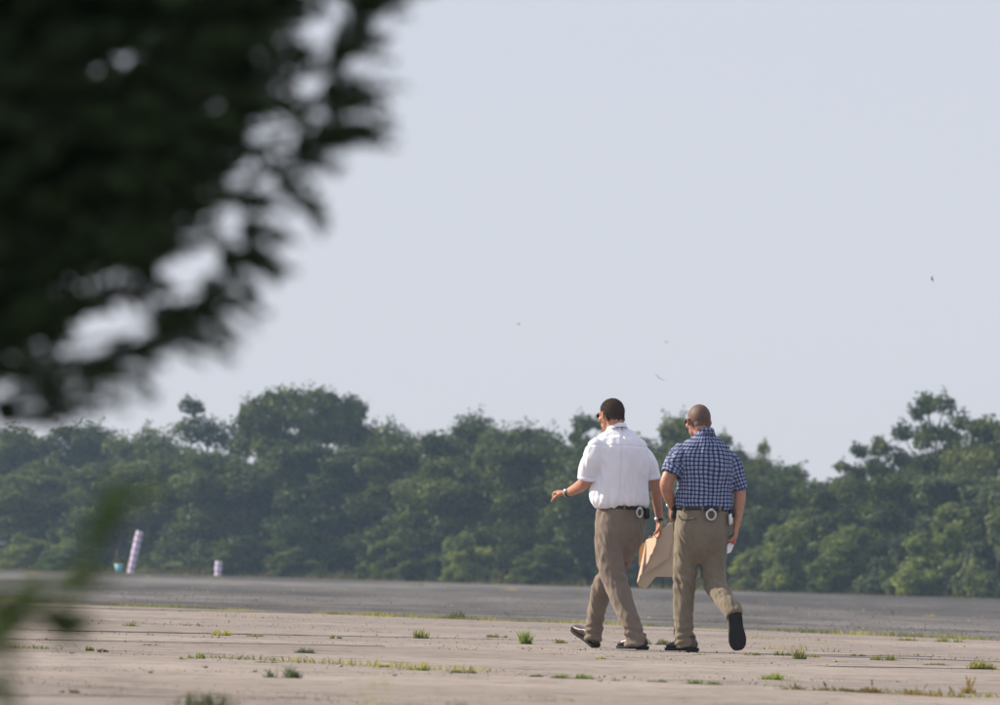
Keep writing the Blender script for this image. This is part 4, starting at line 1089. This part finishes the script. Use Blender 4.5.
def xmax(y):
    for (y0, x0), (y1, x1) in zip(bnd, bnd[1:]):
        if y0 <= y <= y1: return x0 + (x1 - x0) * (y - y0) / (y1 - y0)
    return -400
holes = [(292, 70, 22), (266, 92, 15), (222, 125, 15), (214, 160, 16), (198, 292, 26), (160, 262, 12), (75, 322, 20), (108, 328, 18), (330, 22, 34), (235, 245, 18), (185, 225, 10), (245, 215, 12), (338, 105, 14), (290, 175, 12), (100, 385, 10), (140, 300, 10)]
root_px = (-1050, 560)
trunk_base = Vector((P(-900, 500, Yc).x, Yc + 0.3, -0.07))
ced = empty('cedar_tree', trunk_base); tag(ced, 'dark out-of-focus cedar hanging over the upper left in the foreground', 'tree')
tv, tf = [], []
tube(tv, tf, [(Vector((0, 0, 0)), .085), (Vector((.02, 0, .6)), .07), (Vector((-.01, .01, 1.4)), .055), (Vector((.02, 0, 2.3)), .03), (Vector((0, 0, 3.1)), .01)], 12)
v, f = [], []
tips = [(400, -10), (372, 70), (352, 120), (330, 165), (268, 235), (232, 288), (165, 335), (95, 385), (20, 408), (300, 60), (180, 180), (90, 250), (20, 330), (330, -120), (200, -220), (60, -330), (-90, 440), (100, 60), (-100, 300), (-50, 120)]
for i, (x, y) in enumerate(tips):
    dy = random.uniform(-.22, .22); e = P(x - 30, y, Yc + dy) - trunk_base; z0 = max(.3, min(2.9, e.z * 0.9 - 0.05 + random.uniform(-.1, .1)))
    s0 = Vector((0, 0, z0)); mid = s0.lerp(e, .55) + Vector((0, random.gauss(0, .03), -.05))
    tube(tv, tf, [(s0, .016), (mid, .009), (e, .0022)], 6)
n_in = 0
for i in range(60000):
    if n_in > 1350: break
    x = random.uniform(-260, 420); y = random.uniform(-160, 470)
    m_ = xmax(y)
    if x > m_ - random.uniform(0, 16): continue
    edge = m_ - x
    if any((x + 28 - hx) ** 2 + (y - hy) ** 2 < (hr * 1.28) ** 2 for hx, hy, hr in holes): continue
    if edge < 130 and random.random() < 0.5 * (1 - edge / 160): continue
    if edge < 200 and 30 < edge and noise.noise((x * .022, y * .022, 3)) > 0.26: continue
    p = P(x, y, Yc + random.uniform(-.28, .28))
    an = R(random.gauss(22, 20)); d = Vector((math.cos(an), random.gauss(0, .35), math.sin(an)))
    ln = random.uniform(.06, .11) if edge < 70 else random.uniform(.09, .16)
    spray(v, f, p, d, ln, 1, .019 if edge < 90 else .032, .0016 if edge < 90 else .0028, 58); n_in += 1
for (x, y, an) in [(372, 30, 42), (350, 60, 25), (342, 95, 5), (345, 130, -6), (318, 150, -5), (300, 180, -30), (262, 225, -40), (240, 255, -30), (222, 285, -25), (195, 318, 0), (170, 330, -5), (130, 350, -10), (100, 380, -5), (60, 398, 12), (15, 410, 8), (375, 5, 35), (395, -15, 30)]:
    for k in range(9):
        a_ = R(an + 8 + random.gauss(0, 20)); p = P(x - 22, y + random.gauss(0, 6), Yc + random.uniform(-.15, .15))
        spray(v, f, p, Vector((math.cos(a_), random.gauss(0, .2), math.sin(a_))), random.uniform(.05, .10), 1, .017, .0014, 64)
# the rest of the tree, outside the frame
for i in range(900):
    z = random.uniform(.5, 3.2); rad = 0.75 * (1 - (z - .4) / 3.1) + .08; a_ = random.uniform(0, 6.28); q = rad * math.sqrt(random.uniform(.25, 1))
    p = trunk_base + Vector((q * math.cos(a_), q * math.sin(a_), z)); d = Vector((math.cos(a_), math.sin(a_), random.uniform(-.2, .5)))
    pc = (p - Vector((0, 0, HC))); 
    if p.x / p.y > -.088 and p.z < 1.3: continue
    spray(v, f, p, d, random.uniform(.12, .22), 1, .06, .006, 40)
v = [tuple(Vector(q) - trunk_base) for q in v]
pyd('trunk', tv, tf, M['bark'], ced, True); pyd('crown', v, f, M['cedar'], ced)
# low drooping twig, nearer the lens
v, f = [], []; tv, tf = [], []
Yt = 5.4
st = [P(-330, 760, Yc - .4), P(-90, 700, Yt + .3), P(10, 640, Yt), (P(70, 590, Yt)), P(112, 535, Yt), P(160, 490, Yt - .05)]
tube(tv, tf, [(Vector((0, 0, .42)) + trunk_base, .012)] + [(q, r_) for q, r_ in zip(st, (.008, .005, .003, .0018, .0012, .0006))], 6)
for (x, y, an, n_) in [(8, 605, 50, 4), (-18, 640, 20, 8), (-5, 672, -60, 5), (-10, 615, 30, 6), (30, 615, 10, 3), (52, 618, -20, 3), (60, 590, 50, 5), (72, 578, 20, 4), (40, 625, -10, 4), (85, 560, 50, 2), (98, 545, 40, 1), (104, 530, 50, 2), (112, 514, 40, 2), (124, 503, 40, 1)]:
    for k in range(n_):
        a_ = R(an + random.gauss(0, 25)); p = P(x + random.gauss(0, 5), y + random.gauss(0, 5), Yt + random.uniform(-.06, .06))
        spray(v, f, p, Vector((math.cos(a_), random.gauss(0, .3), math.sin(a_))), random.uniform(.026, .05), 1, .014, .0018, 32)
v = [tuple(Vector(q) - trunk_base) for q in v]; tv = [tuple(Vector(q) - trunk_base) for q in tv]
pyd('low_branch', tv, tf, M['bark'], ced, True); pyd('low_foliage', v, f, M['cedar_low'], ced)

# ------------------------------------------------------------------ haze
bm = bmesh.new(); bm_box(bm, Vector((0, 250, 7.9)), Vector((260, 0, 0)), Vector((0, 260, 0)), Vector((0, 0, 9.0)))
m = bpy.data.materials.new('haze'); m.use_nodes = True; m.node_tree.nodes.clear()
pv = N(m, 'ShaderNodeVolumePrincipled'); pv.inputs['Color'].default_value = (0.50, 0.72, 1.0, 1); pv.inputs['Density'].default_value = 0.00036
pv.inputs['Anisotropy'].default_value = 0.2
om = N(m, 'ShaderNodeOutputMaterial'); L(m, pv.outputs[0], om.inputs['Volume'])
hz = bm_obj('haze', bm, m, None, False); tag(hz, 'thin pale summer haze over the airfield', 'haze', kind='stuff')
